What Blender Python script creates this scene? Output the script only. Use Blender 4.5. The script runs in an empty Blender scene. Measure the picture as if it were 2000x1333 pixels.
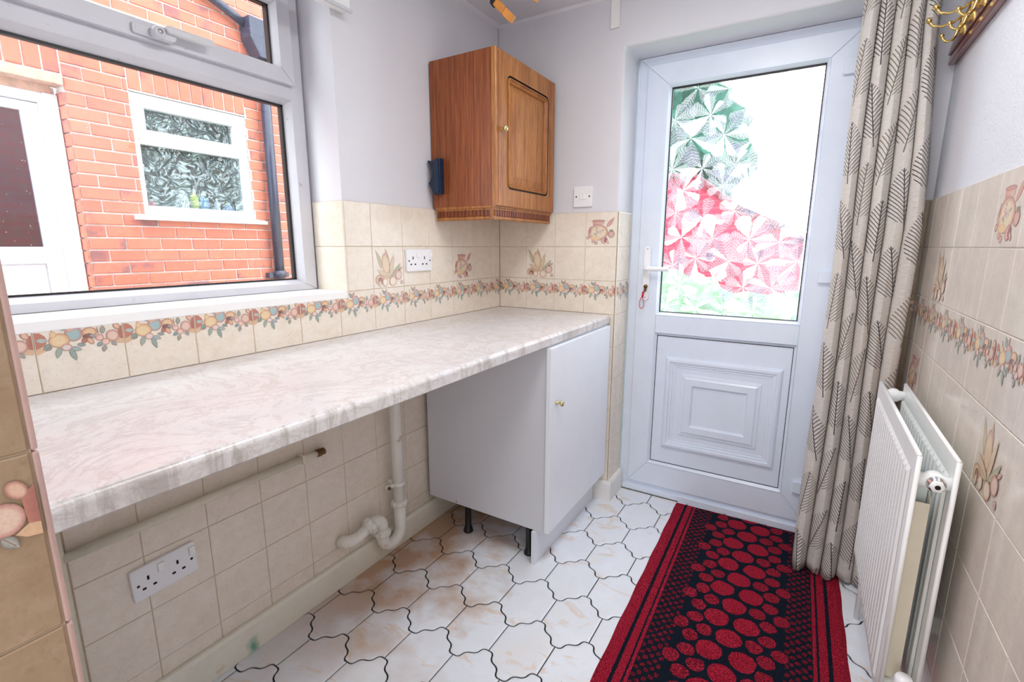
import bpy, bmesh, math, random
from mathutils import Vector, Matrix
random.seed(7)
PI = math.pi
SC = bpy.context.scene
COL = SC.collection

# ------------------------------------------------------------------ camera
cam_d = bpy.data.cameras.new('camera'); cam = bpy.data.objects.new('camera', cam_d); COL.objects.link(cam)
cam_d.sensor_width = 36.0; cam_d.lens = 945.148 / 2000 * 36.0; cam_d.clip_start = 0.01
CY, CP, CR = math.radians(31.1943), math.radians(-11.0926), math.radians(0.08357)
fw = Vector((-math.sin(CY)*math.cos(CP), math.cos(CY)*math.cos(CP), math.sin(CP)))
rt = Vector((math.cos(CY), math.sin(CY), 0)); up = rt.cross(fw)
rt2 = rt*math.cos(CR)+up*math.sin(CR); up2 = -rt*math.sin(CR)+up*math.cos(CR)
M = Matrix((rt2, up2, -fw)).transposed().to_4x4(); M.translation = Vector((1.32596, -2.06989, 1.19783))
cam.matrix_world = M
SC.camera = cam

# ------------------------------------------------------------------ world, light, exposure
w = bpy.data.worlds.new('overcast_sky'); SC.world = w; w.use_nodes = True
bg = w.node_tree.nodes['Background']; bg.inputs[0].default_value = (0.93, 0.965, 1.0, 1); bg.inputs[1].default_value = 5.6
def area(name, loc, rot, size, power, col=(1, 1, 1), sizey=None):
    l = bpy.data.lights.new(name, 'AREA'); l.energy = power; l.color = col; l.size = size
    if sizey: l.shape = 'RECTANGLE'; l.size_y = sizey
    o = bpy.data.objects.new(name, l); COL.objects.link(o); o.location = loc; o.rotation_euler = rot
    return o
area('ceiling_fill', (1.10, -1.10, 2.16), (0, 0, 0), 0.40, 14.0, (0.98, 0.985, 1.0), 0.9)  # unseen area light added overhead to lift the room's brightness
area('rear_fill', (1.24, -3.12, 1.05), (math.radians(90), 0, 0), 0.72, 11, (1.0, 0.99, 0.985), 1.5)  # added soft fill from behind the camera, not a known window
VS = SC.view_settings
VS.view_transform = 'Standard'; VS.look = 'None'; VS.exposure = 0.13; VS.gamma = 1.0; VS.use_curve_mapping = False
SC.cycles.max_bounces = 10; SC.cycles.diffuse_bounces = 6; SC.cycles.glossy_bounces = 4
SC.cycles.transmission_bounces = 8; SC.cycles.transparent_max_bounces = 16
SC.cycles.use_denoising = True
SC.cycles.sample_clamp_indirect = 8.0
SC.cycles.caustics_reflective = False; SC.cycles.caustics_refractive = False

# ------------------------------------------------------------------ helpers: colour, nodes, materials
def lin(r, g=None, b=None):
    if g is None: r, g, b = r
    f = lambda c: (c/255/12.92) if c/255 <= 0.04045 else ((c/255+0.055)/1.055)**2.4
    return (f(r), f(g), f(b), 1.0)

class X:
    """tiny expression wrapper round math nodes"""
    def __init__(s, nt, sock): s.nt, s.k = nt, sock
    def _op(s, op, *a):
        n = s.nt.nodes.new('ShaderNodeMath'); n.operation = op
        for i, v in enumerate((s,)+a):
            if isinstance(v, X): s.nt.links.new(v.k, n.inputs[i])
            else: n.inputs[i].default_value = v
        return X(s.nt, n.outputs[0])
    def __add__(s, o): return s._op('ADD', o)
    __radd__ = __add__
    def __sub__(s, o): return s._op('SUBTRACT', o)
    def __rsub__(s, o): return (s*-1.0)+o
    def __mul__(s, o): return s._op('MULTIPLY', o)
    __rmul__ = __mul__
    def __truediv__(s, o): return s._op('DIVIDE', o)
    def abs(s): return s._op('ABSOLUTE')
    def floor(s): return s._op('FLOOR')
    def fract(s): return s._op('FRACT')
    def sqrt(s): return s._op('SQRT')
    def sin(s): return s._op('SINE')
    def lt(s, o): return s._op('LESS_THAN', o)
    def gt(s, o): return s._op('GREATER_THAN', o)
    def max(s, o): return s._op('MAXIMUM', o)
    def min(s, o): return s._op('MINIMUM', o)
    def mod(s, o): return s._op('FLOORED_MODULO', o)
    def clamp(s): return s.max(0.0).min(1.0)
    def pow(s, o): return s._op('POWER', o)

MATS = {}
def new_mat(name):
    m = bpy.data.materials.new(name); m.use_nodes = True; MATS[name] = m
    nt = m.node_tree; b = nt.nodes['Principled BSDF']
    return m, nt, b
def L(nt, a, b): nt.links.new(a, b)
def coords(nt, kind='Object', scale=(1, 1, 1), rnd=False, rot=(0, 0, 0)):
    tc = nt.nodes.new('ShaderNodeTexCoord'); mp = nt.nodes.new('ShaderNodeMapping')
    L(nt, tc.outputs[kind], mp.inputs[0]); mp.inputs['Scale'].default_value = scale; mp.inputs['Rotation'].default_value = rot
    if rnd:
        oi = nt.nodes.new('ShaderNodeObjectInfo'); vm = nt.nodes.new('ShaderNodeVectorMath'); vm.operation = 'SCALE'
        cb = nt.nodes.new('ShaderNodeCombineXYZ'); L(nt, oi.outputs['Random'], cb.inputs[0]); L(nt, oi.outputs['Random'], cb.inputs[1]); L(nt, oi.outputs['Random'], cb.inputs[2])
        L(nt, cb.outputs[0], vm.inputs[0]); vm.inputs[3].default_value = 37.0
        L(nt, vm.outputs[0], mp.inputs['Location'])
    return mp.outputs[0]
def noise(nt, vec, scale, detail=4, rough=0.55, dist=0.0):
    n = nt.nodes.new('ShaderNodeTexNoise'); L(nt, vec, n.inputs['Vector'])
    n.inputs['Scale'].default_value = scale; n.inputs['Detail'].default_value = detail
    n.inputs['Roughness'].default_value = rough; n.inputs['Distortion'].default_value = dist
    return n.outputs['Fac']
def ramp(nt, fac, stops):
    r = nt.nodes.new('ShaderNodeValToRGB'); L(nt, fac, r.inputs[0])
    e = r.color_ramp.elements
    while len(e) < len(stops): e.new(0.5)
    for el, (p, c) in zip(e, stops): el.position = p; el.color = c
    return r.outputs[0]
def mix(nt, fac, a, b, mode='MIX'):
    n = nt.nodes.new('ShaderNodeMix'); n.data_type = 'RGBA'; n.blend_type = mode
    for v, k in ((fac, 0), (a, 6), (b, 7)):
        if isinstance(v, X): v = v.k
        if hasattr(v, 'is_linked'): L(nt, v, n.inputs[k])
        else: n.inputs[k].default_value = v
    return n.outputs[2]
def bump(nt, b, height, strength=0.2, dist=0.002):
    n = nt.nodes.new('ShaderNodeBump'); n.inputs['Strength'].default_value = strength; n.inputs['Distance'].default_value = dist
    L(nt, height.k if isinstance(height, X) else height, n.inputs['Height']); L(nt, n.outputs[0], b.inputs['Normal'])
def simple(name, rgb, rough=0.5, metal=0.0, var=0.06, vscale=12, bstr=0.0, bscale=200, coat=0.0, spec=0.5, dirt=None):
    m, nt, b = new_mat(name)
    v = coords(nt, 'Object'); c = lin(rgb)
    n1 = noise(nt, v, vscale)
    lo = tuple(x*(1-var) for x in c[:3])+(1,); hi = tuple(min(1, x*(1+var)) for x in c[:3])+(1,)
    col = ramp(nt, n1, [(0.3, lo), (0.7, hi)])
    if dirt:
        n2 = noise(nt, v, dirt[1], 6, 0.65); f = ramp(nt, n2, [(dirt[2], (0, 0, 0, 1)), (min(1, dirt[2]+0.12), (1, 1, 1, 1))])
        col = mix(nt, f, col, lin(dirt[0]))
    L(nt, col, b.inputs['Base Color'])
    b.inputs['Roughness'].default_value = rough; b.inputs['Metallic'].default_value = metal
    b.inputs['Coat Weight'].default_value = coat; b.inputs['Coat Roughness'].default_value = 0.1
    b.inputs['Specular IOR Level'].default_value = spec
    if bstr: bump(nt, b, noise(nt, v, bscale, 3), bstr, 0.001)
    return m

# plaster / wallpaper (slightly fibrous woodchip)
def wallpaper(name, rgb, st=0.35):
    m, nt, b = new_mat(name)
    v = coords(nt, 'Object')
    n = noise(nt, v, 170, 3, 0.6); n2 = noise(nt, v, 2.2, 3)
    col = ramp(nt, n2, [(0.3, lin([x-5 for x in rgb])), (0.75, lin(rgb))])
    L(nt, col, b.inputs['Base Color']); b.inputs['Roughness'].default_value = 0.75
    bump(nt, b, n, st, 0.002)
    return m
M_wall = wallpaper('white_wallpaper', (222, 222, 227))
M_wallR = wallpaper('textured_wallpaper', (216, 219, 226), 1.0)
M_ceil = wallpaper('ceiling_paint', (232, 232, 236), 0.2)
M_upvc = simple('white_upvc', (222, 231, 244), 0.28, var=0.02, dirt=((150, 145, 140), 55, 0.70))
M_upvc_in = simple('shaded_window_upvc', (202, 202, 208), 0.35, var=0.05, vscale=6, dirt=((140, 138, 136), 30, 0.66))  # white uPVC greyed so its colour carries the backlit shade
M_sill = simple('white_sill', (246, 246, 244), 0.35, var=0.02)
M_white = simple('white_paint', (238, 238, 236), 0.4, var=0.03)
M_lam = simple('white_laminate', (236, 241, 248), 0.32, var=0.015)
M_plast = simple('white_plastic', (240, 241, 244), 0.3, var=0.01)
M_grey = simple('pale_grey_plastic', (205, 205, 208), 0.4, var=0.02)
M_black = simple('black_plastic', (18, 18, 20), 0.35)
M_gasket = simple('black_rubber_gasket', (16, 17, 19), 0.5)
M_dark = simple('dark_hole', (10, 10, 12), 0.8)
M_brass = simple('polished_brass', (226, 200, 128), 0.16, metal=1.0, var=0.05)
M_brassw = simple('pale_brass', (214, 200, 150), 0.22, metal=0.85, var=0.05)
M_chrome = simple('chrome', (205, 205, 208), 0.12, metal=1.0, var=0.02)
M_oldbr = simple('tarnished_brass', (120, 88, 50), 0.4, metal=0.8, var=0.3, vscale=60)
M_rad = simple('white_radiator_enamel', (242, 244, 243), 0.28, var=0.02)
M_radc = simple('cream_radiator_enamel', (222, 214, 194), 0.35, var=0.05)
M_fin = simple('radiator_fin_enamel', (206, 216, 212), 0.4)
M_skw = simple('white_skirting_paint', (232, 230, 226), 0.45, var=0.04, dirt=((150, 135, 110), 22, 0.66))
M_waste = simple('white_waste_pipe', (240, 238, 230), 0.35, var=0.05, vscale=14, dirt=((165, 140, 100), 18, 0.62))
M_pipep = simple('cream_painted_pipe', (226, 220, 200), 0.4, var=0.06, vscale=30)
M_board = simple('hook_rack_mahogany', (112, 36, 22), 0.22, var=0.35, vscale=18, coat=0.6)
M_pine = simple('varnished_pine', (214, 140, 62), 0.3, var=0.16, vscale=24, coat=0.4)
M_navy = simple('dark_blue_plastic', (16, 40, 66), 0.3, var=0.1)
M_red = simple('red_lanyard_cord', (200, 30, 50), 0.5)
M_conc = simple('concrete_path', (170, 168, 165), 0.8, var=0.1)
M_lintel = simple('weathered_lintel_paint', (205, 170, 150), 0.7, var=0.2, vscale=25)
M_pipeb = simple('black_rainwater_pipe', (50, 56, 78), 0.3, var=0.1)
M_house = simple('neighbour_upvc', (240, 240, 244), 0.35, var=0.01)
M_grout = simple('tile_grout', (202, 186, 162), 0.8, var=0.16, vscale=30)
M_groutR = simple('pale_tile_grout', (214, 208, 200), 0.8, var=0.06, vscale=30)
M_fgrout = simple('dark_floor_grout', (24, 30, 34), 0.7, var=0.2, vscale=60)
M_curt_back = simple('curtain_pole_metal', (120, 118, 116), 0.4, metal=0.7)
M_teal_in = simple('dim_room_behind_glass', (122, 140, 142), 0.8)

def skirt_cream():
    m, nt, b = new_mat('cream_skirting_paint')
    v = coords(nt, 'Object')
    n = noise(nt, v, 9, 6, 0.7)
    col = ramp(nt, n, [(0.3, lin(228, 224, 206)), (0.62, lin(236, 234, 220)), (0.74, lin(206, 188, 146)), (0.82, lin(130, 110, 72))])
    tc = nt.nodes.new('ShaderNodeTexCoord'); sp = nt.nodes.new('ShaderNodeSeparateXYZ'); L(nt, tc.outputs['Object'], sp.inputs[0])
    y = X(nt, sp.outputs[1]); z = X(nt, sp.outputs[2]); nn = X(nt, noise(nt, v, 40, 3))
    d = ((y+1.405)*(y+1.405)*900.0 + (z-0.02)*(z-0.02)*260.0).sqrt()
    f = (1.0-(d+nn*0.9-0.5)*1.6).clamp()
    col = mix(nt, f*0.85, col, lin(30, 150, 120))
    L(nt, col, b.inputs['Base Color']); b.inputs['Roughness'].default_value = 0.5
    return m
M_skc = skirt_cream()

def tile_mat(name, c1, c2, c3, rough=0.22, streak=0.0):
    m, nt, b = new_mat(name)
    v = coords(nt, 'Object', rnd=True)
    a = noise(nt, v, 26, 6, 0.7, 0.4); s = noise(nt, v, 150, 2, 0.6)
    col = ramp(nt, a, [(0.32, lin(c1)), (0.52, lin(c2)), (0.72, lin(c3))])
    sp = ramp(nt, s, [(0.28, (0.90, 0.88, 0.86, 1)), (0.42, (1, 1, 1, 1))])
    col = mix(nt, 1.0, col, sp, 'MULTIPLY')
    if streak:
        v2 = coords(nt, 'Object', (16, 1.2, 1), rnd=True); q = noise(nt, v2, 1.4, 3)
        col = mix(nt, ramp(nt, q, [(0.35, (0, 0, 0, 1)), (0.7, (streak, streak, streak, 1))]), col, lin(200, 190, 178))
    L(nt, col, b.inputs['Base Color']); b.inputs['Roughness'].default_value = rough
    bump(nt, b, a, 0.12, 0.001)
    return m
M_tile = tile_mat('cream_wall_tile', (228, 217, 200), (235, 225, 210), (240, 232, 219))
M_tileR = tile_mat('pale_wall_tile', (216, 208, 198), (223, 216, 206), (229, 223, 214), 0.14, 0.35)
M_tileN = tile_mat('shaded_tan_wall_tile', (158, 132, 106), (166, 142, 116), (180, 156, 132), 0.3)  # darkened tan puts the nib wall's shade into the tile colour

def print_mat():
    m, nt, b = new_mat('printed_fruit_glaze')
    a = nt.nodes.new('ShaderNodeAttribute'); a.attribute_name = 'Col'
    v = coords(nt, 'Object'); n = noise(nt, v, 420, 2)
    col = mix(nt, 1.0, a.outputs['Color'], ramp(nt, n, [(0.3, (0.86, 0.84, 0.84, 1)), (0.6, (1, 1, 1, 1))]), 'MULTIPLY')
    hs = nt.nodes.new('ShaderNodeHueSaturation'); hs.inputs['Saturation'].default_value = 0.80; hs.inputs['Value'].default_value = 0.94; L(nt, col, hs.inputs['Color'])
    col = mix(nt, 0.16, hs.outputs[0], lin(214, 194, 174))
    L(nt, col, b.inputs['Base Color']); b.inputs['Roughness'].default_value = 0.22
    return m
M_print = print_mat()

def marble():
    m, nt, b = new_mat('marble_laminate')
    v = coords(nt, 'Object', (1.0, 0.75, 1.6), rot=(0, 0, 0.6))
    w1 = noise(nt, v, 6, 8, 0.72, 1.9); w2 = noise(nt, v, 2.6, 4, 0.6, 0.7); w3 = noise(nt, v, 17, 6, 0.7, 2.4)
    col = ramp(nt, w2, [(0.3, lin(218, 218, 220)), (0.5, lin(228, 225, 224)), (0.7, lin(222, 216, 213))])
    k = ramp(nt, w1, [(0.465, (0, 0, 0, 1)), (0.5, (0.48, 0.48, 0.48, 1)), (0.535, (0, 0, 0, 1))])
    col = mix(nt, k, col, lin(186, 174, 164))
    k3 = ramp(nt, w3, [(0.48, (0, 0, 0, 1)), (0.5, (0.32, 0.32, 0.32, 1)), (0.53, (0, 0, 0, 1))])
    col = mix(nt, k3, col, lin(184, 178, 172))
    tc = nt.nodes.new('ShaderNodeTexCoord'); sp = nt.nodes.new('ShaderNodeSeparateXYZ'); L(nt, tc.outputs['Object'], sp.inputs[0])
    edge = X(nt, sp.outputs[0]).gt(0.2835)          # the printed veins run stronger on the rolled front edge
    v4 = coords(nt, 'Object', (0.5, 3.4, 0.5), rot=(-0.6, 0, 0)); w4 = noise(nt, v4, 6, 6, 0.7, 0.9)
    ke = ramp(nt, w4, [(0.48, (0, 0, 0, 1)), (0.60, (0.75, 0.75, 0.75, 1))])
    col = mix(nt, edge*X(nt, ke)*0.8, col, lin(164, 156, 146))
    L(nt, col, b.inputs['Base Color']); b.inputs['Roughness'].default_value = 0.3
    return m
M_marble = marble()

def floor_tile():
    m, nt, b = new_mat('marbled_floor_tile')
    v = coords(nt, 'Object', (1, 1, 1), rnd=True, rot=(0, 0, 0))
    v2 = coords(nt, 'Object', (1.0, 2.6, 1), rnd=True, rot=(0, 0, -0.7))
    a = noise(nt, v, 7, 5, 0.6, 0.6); s = noise(nt, v2, 4.5, 6, 0.65, 1.3); d = noise(nt, v, 160, 2, 0.6)
    col = ramp(nt, a, [(0.3, lin(236, 240, 247)), (0.55, lin(230, 234, 240)), (0.8, lin(236, 232, 228))])
    k = ramp(nt, s, [(0.57, (0, 0, 0, 1)), (0.64, (0.42, 0.42, 0.42, 1)), (0.70, (0.1, 0.1, 0.1, 1))])
    col = mix(nt, k, col, lin(222, 180, 132))
    k2 = ramp(nt, d, [(0.72, (0, 0, 0, 1)), (0.78, (0.6, 0.6, 0.6, 1))])
    col = mix(nt, k2, col, lin(120, 105, 90))
    tc = nt.nodes.new('ShaderNodeTexCoord'); ge = nt.nodes.new('ShaderNodeNewGeometry')
    sp = nt.nodes.new('ShaderNodeSeparateXYZ'); L(nt, ge.outputs['Position'], sp.inputs[0])
    x = X(nt, sp.outputs[0]); y = X(nt, sp.outputs[1])
    gn = nt.nodes.new('ShaderNodeTexNoise'); L(nt, ge.outputs['Position'], gn.inputs['Vector']); gn.inputs['Scale'].default_value = 7; gn.inputs['Detail'].default_value = 6
    g = X(nt, gn.outputs['Fac'])
    grime = ((0.50-x)*2.4+(g-0.5)*3.0).clamp()*((y+1.5)*2.0).clamp()     # old rusty-brown dirt where a machine stood
    col = mix(nt, grime*0.8, col, lin(180, 130, 76))
    L(nt, col, b.inputs['Base Color']); b.inputs['Roughness'].default_value = 0.2
    bump(nt, b, noise(nt, v, 30, 3), 0.1, 0.001)
    return m
M_floor = floor_tile()

def wood(name, base, dark, light, gdir='Z', sc=1.0, rough=0.38):
    m, nt, b = new_mat(name)
    s = {'Z': (22*sc, 22*sc, 1.4), 'Y': (22*sc, 1.4, 22*sc)}[gdir]
    v = coords(nt, 'Object', s)
    a = noise(nt, v, 3.0, 6, 0.65, 0.35); f = noise(nt, v, 14, 3, 0.6); wv = noise(nt, coords(nt, 'Object', (5, 5, 1.1)), 2.2, 3, 0.5, 1.0)
    col = ramp(nt, a, [(0.25, lin(dark)), (0.5, lin(base)), (0.75, lin(light))])
    col = mix(nt, 1.0, col, ramp(nt, f, [(0.3, (0.62, 0.55, 0.5, 1)), (0.55, (1, 1, 1, 1))]), 'MULTIPLY')
    col = mix(nt, 0.5, col, ramp(nt, wv, [(0.35, (0.7, 0.62, 0.55, 1)), (0.6, (1, 1, 1, 1))]), 'MULTIPLY')
    L(nt, col, b.inputs['Base Color']); b.inputs['Roughness'].default_value = rough
    bump(nt, b, f, 0.15, 0.0006)
    return m
M_veneer = wood('oak_veneer', (150, 80, 38), (106, 50, 22), (178, 106, 56), sc=2.2)
M_oak = wood('honey_oak', (178, 114, 54), (130, 74, 32), (202, 142, 78), sc=1.0)
M_oakd = wood('dark_stained_oak', (128, 62, 34), (84, 38, 20), (150, 80, 44), sc=1.0)
M_groove = simple('dark_oak_groove', (30, 16, 10), 0.6)

def brick_piece():
    m, nt, b = new_mat('red_brick')
    v = coords(nt, 'Object', rnd=True)
    oi = nt.nodes.new('ShaderNodeObjectInfo'); r = X(nt, oi.outputs['Random'])
    a = noise(nt, v, 9, 5, 0.65, 0.3)
    col = ramp(nt, a, [(0.25, lin(186, 106, 88)), (0.55, lin(208, 124, 102)), (0.8, lin(218, 142, 118))])
    tone = ramp(nt, oi.outputs['Random'], [(0.0, lin(208, 124, 104)), (0.35, lin(218, 134, 108)), (0.7, lin(198, 110, 92)), (1.0, lin(208, 120, 98))])
    col = mix(nt, 0.5, col, tone)
    burn = ramp(nt, noise(nt, v, 7, 4, 0.6), [(0.50, (0, 0, 0, 1)), (0.64, (1, 1, 1, 1))])
    col = mix(nt, X(nt, burn)*((r*7.31).fract().gt(0.58))*0.75, col, lin(126, 92, 100))
    L(nt, col, b.inputs['Base Color']); b.inputs['Roughness'].default_value = 0.85
    bump(nt, b, noise(nt, v, 80, 4), 0.4, 0.002)
    return m
M_brick = brick_piece()
M_mortar = simple('pale_mortar', (220, 214, 212), 0.9, var=0.12, vscale=40)
def brick_tex(name, c1, c2, mor):
    m, nt, b = new_mat(name)
    tc = nt.nodes.new('ShaderNodeTexCoord'); sp = nt.nodes.new('ShaderNodeSeparateXYZ'); L(nt, tc.outputs['Object'], sp.inputs[0])
    cb = nt.nodes.new('ShaderNodeCombineXYZ'); L(nt, (X(nt, sp.outputs[1])+X(nt, sp.outputs[0])).k, cb.inputs[0]); L(nt, sp.outputs[2], cb.inputs[1])
    t = nt.nodes.new('ShaderNodeTexBrick'); L(nt, cb.outputs[0], t.inputs[0])
    t.inputs['Color1'].default_value = lin(c1); t.inputs['Color2'].default_value = lin(c2); t.inputs['Mortar'].default_value = lin(mor)
    t.inputs['Scale'].default_value = 1.0; t.inputs['Brick Width'].default_value = 0.22; t.inputs['Row Height'].default_value = 0.075; t.inputs['Mortar Size'].default_value = 0.01
    L(nt, t.outputs[0], b.inputs['Base Color']); b.inputs['Roughness'].default_value = 0.9
    return m
M_bskin = brick_tex('house_brick_courses', (140, 62, 52), (120, 50, 46), (110, 92, 90))
M_shed = brick_tex('garden_brick_courses', (184, 50, 82), (166, 40, 70), (176, 76, 96))
M_grass = simple('pale_lawn', (120, 160, 110), 0.9, var=0.2, vscale=6)
M_hedge = simple('pale_green_foliage', (128, 172, 132), 0.8, var=0.3, vscale=14)
M_tree = simple('teal_green_foliage', (28, 92, 76), 0.8, var=0.4, vscale=9)

def mixshader(name, parts, disp=None):
    """parts: list of (weight, kind, colour, roughness); blended in order"""
    m = bpy.data.materials.new(name); m.use_nodes = True; nt = m.node_tree; nt.nodes.clear()
    out = nt.nodes.new('ShaderNodeOutputMaterial'); cur = None; acc = 0
    for wgt, kind, c, r in parts:
        if kind == 'T': n = nt.nodes.new('ShaderNodeBsdfTransparent')
        elif kind == 'G': n = nt.nodes.new('ShaderNodeBsdfGlossy'); n.inputs['Roughness'].default_value = r
        elif kind == 'L': n = nt.nodes.new('ShaderNodeBsdfTranslucent')
        else: n = nt.nodes.new('ShaderNodeBsdfDiffuse')
        n.inputs['Color'].default_value = c
        if cur is None: cur = n.outputs[0]; acc = wgt
        else:
            mx = nt.nodes.new('ShaderNodeMixShader'); acc += wgt; mx.inputs[0].default_value = wgt/acc
            L(nt, cur, mx.inputs[1]); L(nt, n.outputs[0], mx.inputs[2]); cur = mx.outputs[0]
    L(nt, cur, out.inputs[0])
    return m, nt
M_glass, _ = mixshader('clear_window_glass', [(0.95, 'T', (0.98, 1, 1, 1), 0), (0.05, 'G', (1, 1, 1, 1), 0.02)])
M_drop, _ = mixshader('raindrop_water', [(0.55, 'T', (1, 1, 1, 1), 0), (0.25, 'L', (1, 1, 1, 1), 0), (0.2, 'G', (1, 1, 1, 1), 0.1)])
M_pane, _ = mixshader('door_glass_clear_gaps', [(0.93, 'T', (1, 1, 1, 1), 0), (0.07, 'G', (1, 1, 1, 1), 0.15)])
LEAFM = [mixshader('etched_leaf_white', [(0.60, 'T', (0.92, 0.92, 0.97, 1), 0), (0.28, 'L', (0.95, 0.97, 1, 1), 0), (0.12, 'D', (0.9, 0.9, 0.95, 1), 0)])[0],
         mixshader('etched_leaf_half', [(0.78, 'T', (0.88, 0.88, 0.94, 1), 0), (0.12, 'L', (0.95, 0.96, 1, 1), 0), (0.10, 'D', (0.8, 0.8, 0.85, 1), 0)])[0],
         mixshader('etched_leaf_grey', [(0.78, 'T', (0.74, 0.74, 0.80, 1), 0), (0.08, 'L', (0.75, 0.76, 0.85, 1), 0), (0.14, 'D', (0.6, 0.6, 0.7, 1), 0)])[0],
         mixshader('etched_leaf_veins', [(0.55, 'T', (0.9, 0.9, 0.95, 1), 0), (0.45, 'L', (1, 1, 1, 1), 0)])[0],
         mixshader('etched_leaf_faint', [(0.84, 'T', (0.82, 0.82, 0.88, 1), 0), (0.08, 'L', (0.9, 0.9, 1, 1), 0), (0.10, 'D', (0.7, 0.7, 0.78, 1), 0)])[0]]

def pattern_glass():
    m = bpy.data.materials.new('swirl_patterned_glass'); m.use_nodes = True; nt = m.node_tree; nt.nodes.clear()
    out = nt.nodes.new('ShaderNodeOutputMaterial')
    tc = nt.nodes.new('ShaderNodeTexCoord'); nz = nt.nodes.new('ShaderNodeTexNoise'); L(nt, tc.outputs['Object'], nz.inputs['Vector'])
    nz.inputs['Scale'].default_value = 9; nz.inputs['Detail'].default_value = 1; nz.inputs['Distortion'].default_value = 2.2
    k = (X(nt, nz.outputs['Fac'])*9.0).fract(); line = (k-0.5).abs().lt(0.10)
    t = nt.nodes.new('ShaderNodeBsdfTransparent'); t.inputs[0].default_value = (0.90, 0.96, 0.96, 1)
    g = nt.nodes.new('ShaderNodeBsdfGlossy'); g.inputs['Roughness'].default_value = 0.25; g.inputs[0].default_value = (0.8, 0.9, 0.92, 1)
    bp = nt.nodes.new('ShaderNodeBump'); bp.inputs['Strength'].default_value = 0.8; bp.inputs['Distance'].default_value = 0.01; L(nt, k.k, bp.inputs['Height']); L(nt, bp.outputs[0], g.inputs['Normal'])
    d = nt.nodes.new('ShaderNodeBsdfDiffuse'); d.inputs[0].default_value = lin(40, 66, 62)
    m1 = nt.nodes.new('ShaderNodeMixShader'); m1.inputs[0].default_value = 0.13; L(nt, t.outputs[0], m1.inputs[1]); L(nt, g.outputs[0], m1.inputs[2])
    m2 = nt.nodes.new('ShaderNodeMixShader'); L(nt, (line*0.45).k, m2.inputs[0]); L(nt, m1.outputs[0], m2.inputs[1]); L(nt, d.outputs[0], m2.inputs[2])
    L(nt, m2.outputs[0], out.inputs[0])
    return m
M_pglass = pattern_glass()
M_dglass, _ = mixshader('wet_reflective_glass', [(0.55, 'T', (0.5, 0.6, 0.7, 1), 0), (0.45, 'G', (0.75, 0.8, 0.9, 1), 0.06)])

def curtain_mat():
    m, nt, b = new_mat('leaf_print_curtain_cloth')
    uv = nt.nodes.new('ShaderNodeUVMap'); uv.uv_map = 'cloth'; sp = nt.nodes.new('ShaderNodeSeparateXYZ'); L(nt, uv.outputs[0], sp.inputs[0])
    s = X(nt, sp.outputs[0]); t = X(nt, sp.outputs[1])
    def layer(P, Q, so, to, wid, hgt, seed):
        c = ((s+so)/P).floor(); ls = ((s+so)/P).fract()-0.5
        rc = ((c*(12.9898+seed)).sin()*43758.5).fract()
        tt = (t+to)/Q + c.mod(2.0)*0.5 + rc*0.22
        rr = tt.floor(); lt = tt.fract()
        rnd = (((rr*78.233+c*37.719+seed).sin())*24634.6).fract()
        tilt = (rnd-0.5)*0.45
        y = lt*Q-0.035                                # metres above the leaf base
        a = ls*P - tilt*(y-hgt*0.45)
        bb = (y/hgt)
        wv = (bb.clamp().pow(0.62)*PI).sin().max(0.0).pow(0.75)*wid
        aa = a.abs()
        inside = aa.lt(wv)*bb.gt(0.0)*bb.lt(1.0)
        ph = (y-aa*1.45+aa*aa*9.0)/0.0132
        fr = (ph.fract()-0.5).abs()
        vein = fr.lt(0.135)*inside
        rib = aa.lt(0.0016)*y.gt(-0.026)*bb.lt(0.99)
        return vein.max(rib), rnd
    m1, r1 = layer(0.100, 0.236, 0.012, 0.03, 0.0475, 0.165, 1.0)
    fab = noise(nt, coords(nt, 'UV', (30, 420, 1)), 1.6, 4, 0.7)
    fab2 = noise(nt, coords(nt, 'UV', (420, 60, 1)), 1.6, 3, 0.6)
    col = ramp(nt, fab, [(0.3, lin(182, 175, 167)), (0.5, lin(208, 203, 196)), (0.7, lin(222, 218, 213))])
    col = mix(nt, 0.35, col, ramp(nt, fab2, [(0.35, (0.8, 0.78, 0.76, 1)), (0.6, (1, 1, 1, 1))]), 'MULTIPLY')
    ink = mix(nt, r1.gt(0.62), lin(52, 44, 50), lin(104, 96, 88))
    col = mix(nt, m1*0.93, col, ink)
    L(nt, col, b.inputs['Base Color']); b.inputs['Roughness'].default_value = 0.9
    bump(nt, b, fab, 0.25, 0.0008)
    return m
M_curtain = curtain_mat()

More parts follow.
